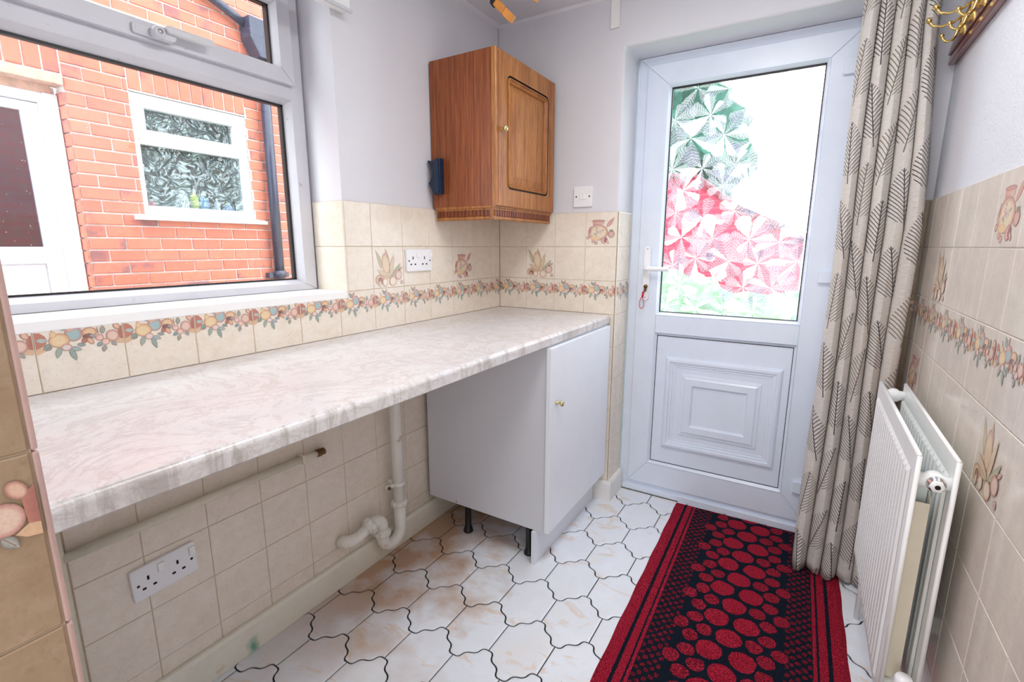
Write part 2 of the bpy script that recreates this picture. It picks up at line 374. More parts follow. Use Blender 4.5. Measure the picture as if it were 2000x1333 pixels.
def rug_mat():
    m, nt, b = new_mat('red_pebble_pattern_runner')
    tc = nt.nodes.new('ShaderNodeTexCoord'); sp = nt.nodes.new('ShaderNodeSeparateXYZ'); L(nt, tc.outputs['Object'], sp.inputs[0])
    nx = nt.nodes.new('ShaderNodeTexNoise'); L(nt, tc.outputs['Object'], nx.inputs['Vector']); nx.inputs['Scale'].default_value = 160; nx.inputs['Detail'].default_value = 2
    jit = (X(nt, nx.outputs['Fac'])-0.5)*0.006
    wa = (X(nt, noise(nt, coords(nt, 'Object', (1, 1, 1)), 22, 1))-0.5)*0.014; wb = (X(nt, noise(nt, coords(nt, 'Object', (1, 1, 1), rot=(0.3, 0.5, 1.1)), 26, 1))-0.5)*0.014
    inner = X(nt, sp.outputs[0]).abs().lt(0.222)
    u = X(nt, sp.outputs[0])+jit+wa*inner; v = X(nt, sp.outputs[1])+jit+wb*inner
    U = u.abs(); U0 = (X(nt, sp.outputs[0])+jit).abs(); P = 0.1535
    vf = ((v/P+0.5).fract()-0.5)*P; vh = (v/P).fract()*P-P/2     # folded about M rows / L-R rows
    def dist(a, c): return (a*a+c*c).sqrt()
    big = dist(u, vf).min(dist(U-0.0455, vh)).lt(0.0375)
    du = (U-0.1055).abs(); va = vf.abs()
    med = dist(du-0.035, vf).min(dist(du, va-0.0445)).lt(0.0245)
    p2 = P/5
    s1 = ((v/p2+0.5).fract()-0.5)*p2; s2 = (v/p2).fract()*p2-p2/2
    ku = ((U-0.157)/0.030)
    e1 = ((ku+0.5).fract()-0.5)*0.030; e2 = ku.fract()*0.030-0.015
    sml = dist(e1, s1).min(dist(e2, s2)).lt(0.0074)*U.gt(0.152)*U.lt(0.222)
    n2 = X(nt, noise(nt, tc.outputs['Object'], 330, 3, 0.8)); n3 = X(nt, noise(nt, tc.outputs['Object'], 5, 3))
    navy = ramp(nt, n2.k, [(0.35, lin(4, 7, 14)), (0.65, lin(22, 36, 54))]); 
    red = ramp(nt, n2.k, [(0.34, lin(60, 2, 14)), (0.5, lin(150, 12, 38)), (0.64, lin(224, 60, 90))])
    dred = ramp(nt, n2.k, [(0.36, lin(24, 2, 10)), (0.5, lin(96, 8, 26)), (0.64, lin(186, 48, 72))])
    sk_ = ((X(nt, nx.outputs['Fac'])).gt(0.34))*sml
    col = mix(nt, sk_, navy, dred)
    col = mix(nt, med, col, dred)
    col = mix(nt, (med*(n2.gt(0.5))), col, red)
    col = mix(nt, big, col, red)
    # border stripes
    st = U0.gt(0.2245)
    col = mix(nt, st, col, red)
    dk = (U0.gt(0.2345)*U0.lt(0.2405)).max(U0.gt(0.2625)*U0.lt(0.2735))
    col = mix(nt, dk, col, navy)
    L(nt, col, b.inputs['Base Color']); b.inputs['Roughness'].default_value = 1.0; b.inputs['Specular IOR Level'].default_value = 0.15
    bump(nt, b, n2, 1.0, 0.004)
    return m
M_rug = rug_mat()

# ------------------------------------------------------------------ helpers: geometry
def mapL(a, b, c): return (c, a, b)      # a=y, b=z, c=x
def mapB(a, b, c): return (a, c, b)      # a=x, b=z, c=y
def mapF(a, b, c): return (a, b, c)
class MB:
    def __init__(s): s.v = []; s.f = []; s.mi = []; s.cur = 0; s.sm = []; s.smooth = False
    def add(s, vs, fs):
        o = len(s.v); s.v += [tuple(p) for p in vs]
        for f in fs: s.f.append(tuple(i+o for i in f)); s.mi.append(s.cur); s.sm.append(s.smooth)
    def prism(s, poly, c0, c1, mp=mapF):
        n = len(poly)
        vs = [mp(a, b, c0) for a, b in poly]+[mp(a, b, c1) for a, b in poly]
        s.add(vs, [tuple(range(n-1, -1, -1)), tuple(range(n, 2*n))]+[(i, (i+1) % n, n+(i+1) % n, n+i) for i in range(n)])
    def box(s, x0, x1, y0, y1, z0, z1):
        s.prism([(x0, y0), (x1, y0), (x1, y1), (x0, y1)], z0, z1)
    def rect(s, a0, a1, b0, b1, c0, c1, mp):
        s.prism([(a0, b0), (a1, b0), (a1, b1), (a0, b1)], c0, c1, mp)
    def rrect(s, a0, a1, b0, b1, r, c0, c1, mp, n=5):
        pts = []
        for cx, cy, t in ((a1-r, b1-r, 0), (a0+r, b1-r, 90), (a0+r, b0+r, 180), (a1-r, b0+r, 270)):
            for i in range(n+1):
                q = math.radians(t+90*i/n); pts.append((cx+r*math.cos(q), cy+r*math.sin(q)))
        s.prism(pts, c0, c1, mp)
    def frustum(s, r0, c0, r1, c1, mp):
        """r=(a0,a1,b0,b1) rectangles at depth c0 and c1"""
        q = lambda r, c: [mp(r[0], r[2], c), mp(r[1], r[2], c), mp(r[1], r[3], c), mp(r[0], r[3], c)]
        s.add(q(r0, c0)+q(r1, c1), [(3, 2, 1, 0), (4, 5, 6, 7)]+[(i, (i+1) % 4, 4+(i+1) % 4, 4+i) for i in range(4)])
    def tube(s, path, r, n=14, caps=True):
        s.smooth = True
        path = [Vector(p) for p in path]; rs = r if isinstance(r, (list, tuple)) else [r]*len(path)
        vs = []; prev = None
        for i, p in enumerate(path):
            d = (path[min(i+1, len(path)-1)]-path[max(i-1, 0)]).normalized()
            if prev is None:
                a = Vector((0, 0, 1)) if abs(d.z) < 0.9 else Vector((1, 0, 0)); u = d.cross(a).normalized()
            else: u = (prev-d*prev.dot(d)).normalized()
            prev = u; w_ = d.cross(u)
            vs += [p+(u*math.cos(2*PI*k/n)+w_*math.sin(2*PI*k/n))*rs[i] for k in range(n)]
        fs = []
        for i in range(len(path)-1):
            for k in range(n): fs.append((i*n+k, i*n+(k+1) % n, (i+1)*n+(k+1) % n, (i+1)*n+k))
        if caps: fs += [tuple(range(n-1, -1, -1)), tuple(range((len(path)-1)*n, len(path)*n))]
        s.add(vs, fs); s.smooth = False
    def lathe(s, prof, origin, axis, n=20):
        """prof = [(r, h)] along axis"""
        ax = Vector(axis).normalized(); a = Vector((0, 0, 1)) if abs(ax.z) < 0.9 else Vector((1, 0, 0))
        u = ax.cross(a).normalized(); w_ = ax.cross(u); o = Vector(origin)
        s.smooth = True; vs = []; fs = []
        for r, h in prof: vs += [o+ax*h+(u*math.cos(2*PI*k/n)+w_*math.sin(2*PI*k/n))*max(r, 1e-5) for k in range(n)]
        for i in range(len(prof)-1):
            for k in range(n): fs.append((i*n+k, i*n+(k+1) % n, (i+1)*n+(k+1) % n, (i+1)*n+k))
        fs += [tuple(range(n-1, -1, -1)), tuple(range((len(prof)-1)*n, len(prof)*n))]
        s.add(vs, fs); s.smooth = False
    def build(s, name, mats, parent=None, bevel=0.0, seg=2, recalc=True, loc=None):
        off = Vector((0, 0, 0)) if parent is None else wloc(parent)
        if loc is not None: off = Vector(loc)
        me = bpy.data.meshes.new(name)
        me.from_pydata([tuple(Vector(p)-off) for p in s.v], [], s.f)
        if not isinstance(mats, (list, tuple)): mats = [mats]
        for m in mats: me.materials.append(m)
        me.polygons.foreach_set('material_index', s.mi); me.polygons.foreach_set('use_smooth', s.sm)
        if recalc:
            bm = bmesh.new(); bm.from_mesh(me); bmesh.ops.recalc_face_normals(bm, faces=bm.faces); bm.to_mesh(me); bm.free()
        me.update()
        o = bpy.data.objects.new(name, me); COL.objects.link(o)
        if parent is not None:
            o.parent = parent; o.location = off-wloc(parent)
        elif loc is not None: o.location = off
        if bevel:
            bv = o.modifiers.new('bevel', 'BEVEL'); bv.width = bevel; bv.segments = seg; bv.limit_method = 'ANGLE'; bv.angle_limit = math.radians(50)
        return o
def wloc(o):
    v = Vector(o.location); p = o.parent
    while p: v = v+Vector(p.location); p = p.parent
    return v
def tag(o, label=None, cat=None, group=None, kind=None):
    if label: o['label'] = label
    if cat: o['category'] = cat
    if group: o['group'] = group
    if kind: o['kind'] = kind
    return o
def thing(name, label, cat, loc, group=None):
    o = bpy.data.objects.new(name, None); COL.objects.link(o); o.location = loc; o.empty_display_size = 0.05
    return tag(o, label, cat, group)
def boxo(name, mat, parent, x0, x1, y0, y1, z0, z1, bevel=0.0, seg=2):
    m = MB(); m.box(x0, x1, y0, y1, z0, z1); return m.build(name, mat, parent, bevel, seg)
def structure(o): o['kind'] = 'structure'; return o
def mitre(parent, out, inn, c0, c1, mp, mat, vname, hname, bevel=0.0015, gap=0.0004):
    a0, a1, b0, b1 = out; i0, i1, j0, j1 = inn; g = gap
    for nm, poly in ((vname, [(a0, b0+g), (i0, j0+g), (i0, j1-g), (a0, b1-g)]), (vname, [(a1, b0+g), (a1, b1-g), (i1, j1-g), (i1, j0+g)]),
                     (hname, [(a0+g, b0), (a1-g, b0), (i1-g, j0), (i0+g, j0)]), (hname, [(a0+g, b1), (i0+g, j1), (i1-g, j1), (a1-g, b1)])):
        m = MB(); m.prism(poly, c0, c1, mp); m.build(nm, mat, parent, bevel)

PW = 0.1524
ZR = [0.0, 0.1455, 0.2955, 0.4460, 0.5960, 0.7465, 0.8964, 1.0456, 1.1960, 1.3450]
WT = 0.8964     # worktop height
XR = 1.640      # right wall tile face
CEIL = 2.19

# ------------------------------------------------------------------ printed tile motifs (flat glaze print, built as flat shapes with colour attribute)
class Art:
    def __init__(s): s.v = []; s.f = []; s.c = []; s.z = 0.00025; s.q = 0
    def _n(s): s.q += 1; return s.z+s.q*0.000012
    def ell(s, cx, cy, rx, ry, cin, cout, rot=0, off=(0.15, -0.15), n=20, line=(168, 104, 84), lw=0.005):
        z = s._n(); cr, sr = math.cos(math.radians(rot)), math.sin(math.radians(rot))
        P = lambda x, y: (cx+x*cr-y*sr, cy+x*sr+y*cr, z)
        if line:
            o = len(s.v); s.v.append((cx, cy, z-0.000005)); s.c.append(lin(line))
            for k in range(n):
                t = 2*PI*k/n; x, y = (rx+lw)*math.cos(t), (ry+lw)*math.sin(t); p = P(x, y); s.v.append((p[0], p[1], z-0.000005)); s.c.append(lin(line))
            s.f += [(o, o+1+k, o+1+(k+1) % n) for k in range(n)]
        o = len(s.v); s.v.append(P(off[0]*rx, -off[1]*ry)); s.c.append(lin(cin))
        for rr, cc in ((0.62, cin), (1.0, cout)):
            for k in range(n):
                t = 2*PI*k/n; ox, oy = off[0]*rx*(1-rr), -off[1]*ry*(1-rr)
                s.v.append(P(rx*rr*math.cos(t)+ox, ry*rr*math.sin(t)+oy)); s.c.append(lin(cc))
        s.f += [(o, o+1+k, o+1+(k+1) % n) for k in range(n)]
        s.f += [(o+1+k, o+1+n+k, o+1+n+(k+1) % n, o+1+(k+1) % n) for k in range(n)]
    def leaf(s, x0, y0, x1, y1, wd, c1=(150, 190, 180), c2=(90, 140, 135), line=(140, 116, 112), bend=0.0, rib=True):
        n = 8; dx, dy = x1-x0, y1-y0; ln = math.hypot(dx, dy); ux, uy = dx/ln, dy/ln; px, py = -uy, ux
        for grow, cc, cm in ((0.0035, line, line), (0, c2, c1)):
            z = s._n(); o = len(s.v)
            for i in range(n+1):
                t = i/n; w_ = wd*math.sin(PI*t**0.85)+grow*(1 if 0 < i < n else 0.3); b = bend*math.sin(PI*t)
                bx, by = x0+dx*t+px*b, y0+dy*t+py*b
                for sd, c in ((-1, cc), (0, cm), (1, cc)):
                    s.v.append((bx+px*w_*sd, by+py*w_*sd, z)); s.c.append(lin(c))
            for i in range(n):
                a = o+i*3
                s.f += [(a, a+1, a+4, a+3), (a+1, a+2, a+5, a+4)]
        if rib: s.stroke([(x0+dx*t+px*bend*math.sin(PI*t), y0+dy*t+py*bend*math.sin(PI*t)) for t in (0.05, 0.3, 0.6, 0.85)], 0.003, line)
    def stroke(s, pts, wd, c):
        z = s._n(); o = len(s.v)
        for i, p in enumerate(pts):
            a = pts[max(i-1, 0)]; b = pts[min(i+1, len(pts)-1)]; dx, dy = b[0]-a[0], b[1]-a[1]; l = math.hypot(dx, dy) or 1
            for sd in (-1, 1): s.v.append((p[0]-dy/l*wd*sd, p[1]+dx/l*wd*sd, z)); s.c.append(lin(c))
        s.f += [(o+2*i, o+2*i+1, o+2*i+3, o+2*i+2) for i in range(len(pts)-1)]
    def poly(s, pts, c):
        z = s._n(); o = len(s.v); cs = c if isinstance(c, list) else [c]*len(pts)
        for p, cc in zip(pts, cs): s.v.append((p[0], p[1], z)); s.c.append(lin(cc))
        s.f.append(tuple(range(o, o+len(pts))))
    def mesh(s, name, clip=None):
        """unit square (v measured downward) -> tile-centred metres; clip = (u0,u1,v0,v1) keeps a cut tile's share"""
        me = bpy.data.meshes.new(name); k = PW-0.004
        bm = bmesh.new(); lay = bm.verts.layers.float_color.new('Col')
        vs = [bm.verts.new(((x-0.5)*k, (0.5-y)*0.1455, z)) for x, y, z in s.v]
        for v, c in zip(vs, s.c): v[lay] = c
        for f in s.f:
            try: bm.faces.new([vs[i] for i in f])
            except ValueError: pass
        lim = clip or (0, 1, 0, 1)
        for co, no in (((( lim[0]-0.5)*k, 0, 0), (-1, 0, 0)), (((lim[1]-0.5)*k, 0, 0), (1, 0, 0)), ((0, (0.5-lim[2])*0.1455, 0), (0, 1, 0)), ((0, (0.5-lim[3])*0.1455, 0), (0, -1, 0))):
            bmesh.ops.bisect_plane(bm, geom=bm.verts[:]+bm.edges[:]+bm.faces[:], plane_co=co, plane_no=no, clear_outer=True)
        for f in bm.faces:
            if f.normal.z < 0: f.normal_flip()
        bm.to_mesh(me); bm.free(); me.materials.append(M_print)
        return me
def border_art():
    a = Art(); T = (150, 196, 186); TD = (70, 130, 130); OR = (196, 86, 46); TN = (232, 178, 120)
    a.poly([(0, .14), (.06, .15), (.11, .20), (.13, .27), (.08, .36), (0, .42)], [OR, OR, (210, 120, 70), OR, OR, OR])
    a.poly([(0, .38), (.10, .33), (.15, .36), (.09, .42), (0, .46)], TN)
    a.leaf(.01, .25, .14, .27, .030, (214, 222, 214), T); a.leaf(.16, .31, .07, .40, .028, T, TD); a.leaf(.17, .36, .09, .41, .022, (170, 170, 150), TD)
    a.leaf(.33, .15, .235, .02, .035, (170, 198, 190), (110, 140, 138)); a.leaf(.33, .13, .39, .01, .028, (226, 190, 160), (180, 120, 90))
    a.stroke([(.155, .08), (.18, .13), (.21, .16)], .007, (150, 80, 50))
    a.ell(.42, .21, .098, .108, (150, 200, 206), (206, 120, 106), off=(-.1, -.3))
    a.ell(.385, .14, .05, .04, (226, 168, 150), (206, 124, 108), line=None)
    a.ell(.255, .285, .112, .10, (246, 214, 150), (222, 140, 66), off=(-.25, -.2)); a.ell(.195, .19, .035, .05, (242, 200, 130), (226, 160, 90), line=None)
    a.ell(.60, .215, .088, .072, (240, 196, 136), (196, 104, 52), off=(.1, .2)); a.ell(.585, .275, .068, .045, (130, 44, 36), (90, 26, 26), line=None)
    a.leaf(.545, .22, .66, .33, .0, rib=False); a.ell(.60, .345, .030, .055, (232, 170, 124), (190, 106, 70), rot=-30); a.ell(.53, .33, .03, .035, (190, 80, 50), (140, 50, 40))
    a.leaf(.60, .25, .67, .30, .022, (200, 206, 214), (120, 130, 150))
    a.leaf(.25, .38, .20, .54, .032, (180, 206, 190), (120, 164, 150)); a.leaf(.355, .42, .41, .61, .032, (160, 196, 186), (90, 150, 140))
    a.leaf(.36, .41, .49, .46, .032, (190, 216, 216), (110, 160, 166)); a.leaf(.44, .37, .54, .40, .024, T, TD)
    a.ell(.32, .395, .054, .046, (236, 222, 220), (226, 140, 110))
    a.leaf(.755, .26, .765, .13, .030, (176, 196, 180), (120, 140, 130)); a.stroke([(.695, .15), (.70, .20), (.705, .25)], .004, (150, 80, 70))
    a.ell(.87, .305, .078, .086, (242, 200, 176), (206, 112, 104), off=(.1, 0)); a.ell(.712, .31, .045, .046, (244, 196, 180), (214, 120, 104)); a.ell(.775, .385, .048, .045, (246, 206, 182), (216, 130, 106))
    a.leaf(.735, .39, .665, .44, .030, (110, 190, 196), (60, 140, 150)); a.leaf(.765, .44, .735, .54, .028, (190, 194, 176), (120, 130, 120)); a.leaf(.85, .39, .905, .47, .026, (190, 190, 184), (120, 140, 136))
    a.poly([(.945, .20), (1, .16), (1, .38), (.955, .36)], [OR, (170, 50, 40), (170, 50, 40), OR]); a.poly([(.90, .40), (.955, .36), (1, .37), (1, .44), (.94, .43)], TN)
    a.ell(.935, .165, .034, .052, (240, 184, 150), (196, 96, 70), rot=-25)
    return a
def corn_art():
    a = Art(); TN = (232, 206, 164); BR = (176, 120, 76)
    a.leaf(.25, .55, .07, .06, .055, (206, 206, 160), (176, 176, 120), BR, .03); a.leaf(.50, .45, .40, .03, .05, (226, 196, 150), BR, BR)
    a.ell(.40, .42, .125, .27, (242, 216, 170), (206, 132, 96), rot=-8, n=24)
    for i in range(7):
        for j in range(13):
            u = -.095+.0317*i; v = -.21+.034*j
            if (u/.11)**2+(v/.24)**2 < 1:
                r = math.radians(-8); a.ell(.40+u*math.cos(r)-v*math.sin(r), .42+u*math.sin(r)+v*math.cos(r), .0085, .011, (250, 232, 200), (226, 180, 140), n=6, line=None)
    a.leaf(.56, .74, .69, .19, .07, (238, 222, 186), (206, 170, 120), BR, -.03); a.leaf(.58, .74, .90, .40, .06, (196, 206, 166), (150, 166, 126), BR, .03)
    a.leaf(.55, .74, .10, .54, .07, (240, 220, 180), (214, 176, 126), BR, -.03); a.leaf(.55, .76, .12, .68, .04, (234, 206, 160), (200, 150, 100), BR, -.02)
    a.leaf(.86, .58, .97, .50, .03, (230, 200, 196), (190, 140, 130), BR)
    a.ell(.17, .80, .125, .115, (238, 206, 160), (196, 130, 80)); a.ell(.19, .82, .075, .08, (170, 60, 44), (120, 40, 36), line=None); a.ell(.18, .90, .032, .08, (244, 226, 200), (214, 170, 140))
    a.ell(.35, .87, .085, .10, (248, 236, 214), (220, 166, 120)); a.ell(.82, .70, .115, .125, (240, 206, 190), (196, 112, 104), off=(.1, -.3)); a.ell(.84, .58, .03, .02, (150, 40, 60), (120, 30, 50), line=None)
    a.ell(.62, .86, .12, .115, (248, 232, 202), (222, 156, 100), off=(-.1, .1)); a.ell(.93, .90, .045, .05, (236, 220, 214), (190, 120, 120)); a.ell(.935, .905, .02, .025, (200, 150, 150), (180, 120, 120), line=None)
    return a
def pot_art():
    a = Art(); BR = (160, 84, 70)
    a.leaf(.66, .44, .90, .15, .055, (226, 160, 140), (196, 110, 90), BR, rib=False)
    for x, y in ((.09, .74), (.26, .85), (.35, .90)): a.ell(x, y, .05, .048, (226, 170, 150), (150, 84, 76))
    a.poly([(.22, .24), (.60, .23), (.58, .36), (.24, .37)], [(226, 150, 110), (214, 150, 146), (230, 190, 180), (206, 110, 80)])
    a.ell(.405, .245, .205, .030, (206, 140, 130), (180, 80, 80))
    a.ell(.40, .59, .315, .235, (240, 222, 180), (200, 110, 100), off=(.2, .05), n=28)
    a.ell(.33, .76, .16, .06, (240, 200, 120), (232, 186, 130), line=None); a.ell(.15, .52, .035, .10, (190, 90, 90), (206, 130, 116), line=None)
    for x, y, c in ((.35, .52, (236, 190, 196)), (.38, .58, (226, 160, 176)), (.45, .55, (240, 232, 236)), (.48, .58, (236, 226, 232)), (.45, .60, (240, 230, 236))): a.ell(x, y, .03, .028, c, (200, 150, 160), n=10)
    a.leaf(.33, .60, .27, .66, .018, (170, 196, 160), (130, 160, 130)); a.leaf(.34, .62, .36, .70, .016, (170, 196, 160), (130, 160, 130)); a.leaf(.37, .48, .36, .42, .014, (170, 190, 160), (130, 160, 130)); a.leaf(.52, .55, .58, .50, .016, (190, 196, 180), (140, 150, 140))
    a.ell(.815, .64, .10, .105, (222, 170, 150), (170, 90, 80)); 
    for t in (-.06, -.02, .02, .06): a.leaf(.815, .58, .815+t, .50, .014, (150, 170, 140), (100, 130, 100))
    a.ell(.60, .82, .085, .10, (236, 176, 166), (190, 100, 96), rot=20); a.ell(.65, .81, .055, .07, (160, 60, 66), (130, 50, 56), rot=20, line=None); a.ell(.71, .87, .03, .06, (236, 186, 170), (190, 120, 110), rot=-35)
    return a
ART = {'border': border_art(), 'corn': corn_art(), 'pot': pot_art()}
PNAME = {'border': 'fruit_border_print', 'corn': 'sweetcorn_print', 'pot': 'cooking_pot_print'}
ARTM = {}
def art_mesh(kind, clip=None):
    k = (kind, clip)
    if k not in ARTM: ARTM[k] = ART[kind].mesh(PNAME[kind], clip)
    return ARTM[k]

# ------------------------------------------------------------------ wall tiles
TILEM = {}
def tile_mesh(wd, ht, mat):
    k = (round(wd, 4), round(ht, 4), mat.name)
    if k in TILEM: return TILEM[k]
    m = MB(); a, b = wd/2, ht/2; c = 0.0014; m_ = 0
    m.frustum((-a, a, -b, b), -0.0055, (-a, a, -b, b), -0.0012, mapF)
    m.frustum((-a, a, -b, b), -0.0012, (-a+c, a-c, -b+c, b-c), 0.0, mapF)
    me = bpy.data.meshes.new('tile'); me.from_pydata(m.v, [], m.f); me.materials.append(mat)
    bm = bmesh.new(); bm.from_mesh(me); bmesh.ops.recalc_face_normals(bm, faces=bm.faces); bm.to_mesh(me); bm.free()
    TILEM[k] = me; return me
ROT = {'+x': Matrix(((0, 0, 1), (1, 0, 0), (0, 1, 0))), '-x': Matrix(((0, 0, -1), (-1, 0, 0), (0, 1, 0))), '-y': Matrix(((1, 0, 0), (0, 0, -1), (0, 1, 0)))}
def tiles(parent, plane, c, ajoints, zr, mat, prints=(), skip=None):
    """plane normal; c = plane coordinate; ajoints = joint positions along the wall; zr = joint heights"""
    g = 0.0008; R3 = ROT[plane]; E = R3.to_euler()
    aj = sorted(ajoints)
    for i in range(len(aj)-1):
        for j in range(len(zr)-1):
            a0, a1, z0, z1 = aj[i]+g, aj[i+1]-g, zr[j]+g, zr[j+1]-g
            if a1-a0 < 0.006 or z1-z0 < 0.006: continue
            if skip and skip((a0+a1)/2, (z0+z1)/2): continue
            jit = random.uniform(-0.0002, 0.0003)
            o = bpy.data.objects.new('tile', tile_mesh(a1-a0, z1-z0, mat)); COL.objects.link(o)
            ca, cz = (a0+a1)/2, (z0+z1)/2
            p = {'+x': (c+jit, ca, cz), '-x': (c-jit, ca, cz), '-y': (ca, c-jit, cz)}[plane]
            o.parent = parent; o.location = Vector(p)-wloc(parent); o.rotation_euler = E
            for kind, fn in prints:
                if fn(ca, cz):
                    wfull = a1-a0 > 0.13; me = art_mesh(kind)
                    dx = 0.0
                    if not wfull:
                        fr = (a1-a0)/(PW-0.004); me = art_mesh(kind, (0.0, round(fr, 3), 0, 1)); dx = (0.5-fr/2)*(PW-0.004)
                    d = bpy.data.objects.new(PNAME[kind], me); COL.objects.link(d); d.parent = o; d.location = (dx, 0, 0.00005)
                    if kind != 'border': d['label'] = {'corn': 'printed sweetcorn with onions and mushrooms', 'pot': 'printed round cooking pot with vegetables'}[kind]

# ------------------------------------------------------------------ SETTING: walls, floor, ceiling
WY0, WY1, WZ0, WZ1 = -1.885, -0.950, 1.0456, 2.02      # window opening
XL, YB = -0.006, 0.006                                  # plaster faces
m = MB()
m.box(-0.28, XL, -1.961, 0.0, -0.05, WZ0); m.box(-0.28, XL, -1.961, 0.0, WZ1, CEIL)
m.box(-0.28, XL, WY1, 0.25, WZ0, WZ1); m.box(-0.28, XL, -1.961, WY0, WZ0, WZ1)
wall_left = structure(m.build('wall_left', M_wall))
m = MB(); m.box(-0.292, -0.28, -3.2, 0.25, -0.15, WZ0-0.02); m.box(-0.292, -0.28, -3.2, 0.25, WZ1, 3.3); m.box(-0.292, -0.28, WY1, 0.25, WZ0-0.02, WZ1); m.box(-0.292, -0.28, -3.2, WY0, WZ0-0.02, WZ1)
tag(m.build('outer_brickwork', M_bskin, wall_left), kind='stuff')
# grout beds + tiles on the left wall
m = MB(); m.rect(-1.955, 0, 0, ZR[7], -0.006, -0.0022, mapL); m.rect(WY1, 0, ZR[7], ZR[9], -0.006, -0.0022, mapL)
m.build('grout_bed', M_grout, wall_left)
aj = [0]+[-0.0738-PW*k for k in range(13)]; aj = [a for a in aj if a > -1.95]+[-1.957]
tiles(wall_left, '+x', 0.0, aj, ZR[6:8], M_tile, [('border', lambda a, z: a > -1.86 or True)])
aj2 = [a for a in aj if a > WY1]+[WY1]
tiles(wall_left, '+x', 0.0, aj2, ZR[7:10], M_tile, [('corn', lambda a, z: -0.836 < a < -0.683 and z < 1.19), ('pot', lambda a, z: -0.379 < a < -0.226 and z < 1.19)])
aj3 = [0]+[-0.1035-PW*k for k in range(12)]; aj3 = [a for a in aj3 if a > -1.75]+[-1.764]
tiles(wall_left, '+x', 0.0, aj3, [0.085]+ZR[1:6]+[WT-0.045], M_tile)
tiles(wall_left, '+x', 0.0, [-1.957, -1.8], [0.085]+ZR[1:6]+[WT-0.045], M_tile)
# window reveal tiles (face looking towards -y)
m = MB(); m.rect(-0.152, -0.0015, WZ0, ZR[9], WY1-0.002, WY1, mapB); m.build('grout_bed', M_grout, wall_left)
tiles(wall_left, '-y', WY1-0.006, [-0.152, 0.0], ZR[7:10], M_tile)
boxo('trim_window_board', M_sill, None, -0.16, 0.0015, WY0, WY1-0.0065, WZ0-0.022, WZ0+0.003, 0.003)['kind'] = 'structure'

m = MB()
m.prism([(-0.2, -0.03), (0.6036, -0.03), (0.6036, 1.99), (1.451, 1.99), (1.451, -0.03), (1.72, -0.03), (1.72, CEIL+0.05), (-0.2, CEIL+0.05)], YB, 0.25, mapB)
wall_back = structure(m.build('wall_back', M_wall, bevel=0.010, seg=4))
m = MB(); m.rect(-0.002, 0.6075, 0, ZR[9], 0.0022, 0.006, mapB); m.rect(1.452, XR, 0, ZR[9], 0.0022, 0.006, mapB)
m.rect(0.0, 0.175, 0, ZR[9], 0.6036, 0.6075, mapL); m.build('grout_bed', M_grout, wall_back)
bj = [0.0]+[PW*k for k in range(1, 4)]+[0.6040]
PB = [('corn', lambda a, z: 0.152 < a < 0.305 and 1.046 < z < 1.19), ('pot', lambda a, z: 0.457 < a < 0.61 and z > 1.196), ('border', lambda a, z: 0.9 < z < 1.04)]
tiles(wall_back, '-y', 0.0, bj, ZR[6:10], M_tile, PB)
tiles(wall_back, '-y', 0.0, [0.457, 0.6040], [0.085]+ZR[1:6]+[WT], M_tile)
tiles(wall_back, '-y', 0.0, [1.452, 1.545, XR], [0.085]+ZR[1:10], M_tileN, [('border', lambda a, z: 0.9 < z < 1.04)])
m = MB(); m.rect(0.0, 0.0058, 0.085, ZR[9], 0.6040, 0.6100, mapL); tag(m.build('tile_edge_trim', M_tile, wall_back, 0.002), 'cream corner edging beside the door')
tiles(wall_back, '+x', 0.6100, [0.0062, 0.0900, 0.1700], [0.085]+ZR[1:10], M_tile, [('border', lambda a, z: 0.9 < z < 1.04)])
boxo('trim_trunking', M_white, None, 0.540, 0.577, -0.004, 0.0055, 2.066, CEIL, 0.002)['kind'] = 'structure'

wall_right = structure(boxo('wall_right', M_wallR, None, XR+0.006, XR+0.15, -3.2, 0.25, -0.03, CEIL))
boxo('grout_bed', M_groutR, wall_right, XR+0.0022, XR+0.006, -3.0, 0.0, 0.0, ZR[9])
rj = [0, -0.0877]+[-0.2437-0.1524*k for k in range(0, 17)]
tiles(wall_right, '-x', XR, rj, [0.085]+ZR[1:10], M_tileR,
      [('border', lambda a, z: 0.9 < z < 1.04), ('pot', lambda a, z: -0.853 < a < -0.701 and z > 1.196), ('corn', lambda a, z: -0.396 < a < -0.2437 and 1.046 < z < 1.19),
       ('corn', lambda a, z: -1.0057 < a < -0.853 and 0.746 < z < 0.896), ('pot', lambda a, z: -0.2437 < a < -0.0877 and 0.746 < z < 0.896)])

# nib wall by the camera
wall_nib = structure(boxo('wall_nib', M_wall, None, -0.006, 0.834, -3.2, -1.9650, -0.03, CEIL))
m = MB(); m.rect(-3.0, -1.9650, 0, ZR[9], 0.834, 0.8378, mapL); m.build('grout_bed', M_grout, wall_nib)
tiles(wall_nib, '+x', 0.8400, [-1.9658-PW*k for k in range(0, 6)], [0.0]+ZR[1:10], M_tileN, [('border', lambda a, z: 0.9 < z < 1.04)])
mt = simple('pinkish_tile_edge_trim', (190, 160, 152), 0.5, var=0.08, vscale=20)
for z0, z1 in zip([0.0]+ZR[1:9], ZR[1:10]):
    boxo('edge_trim', mt, wall_nib, 0.8300, 0.8402, -1.9652, -1.9610, z0+0.0008, z1-0.0008, 0.0015)
wall_rear = structure(boxo('wall_rear', M_wall, None, -0.1, 1.8, -3.32, -3.2, -0.03, CEIL))
ceiling = structure(boxo('ceiling', M_ceil, None, -0.28, 1.80, -3.3, 0.25, CEIL, CEIL+0.12))
m = MB()
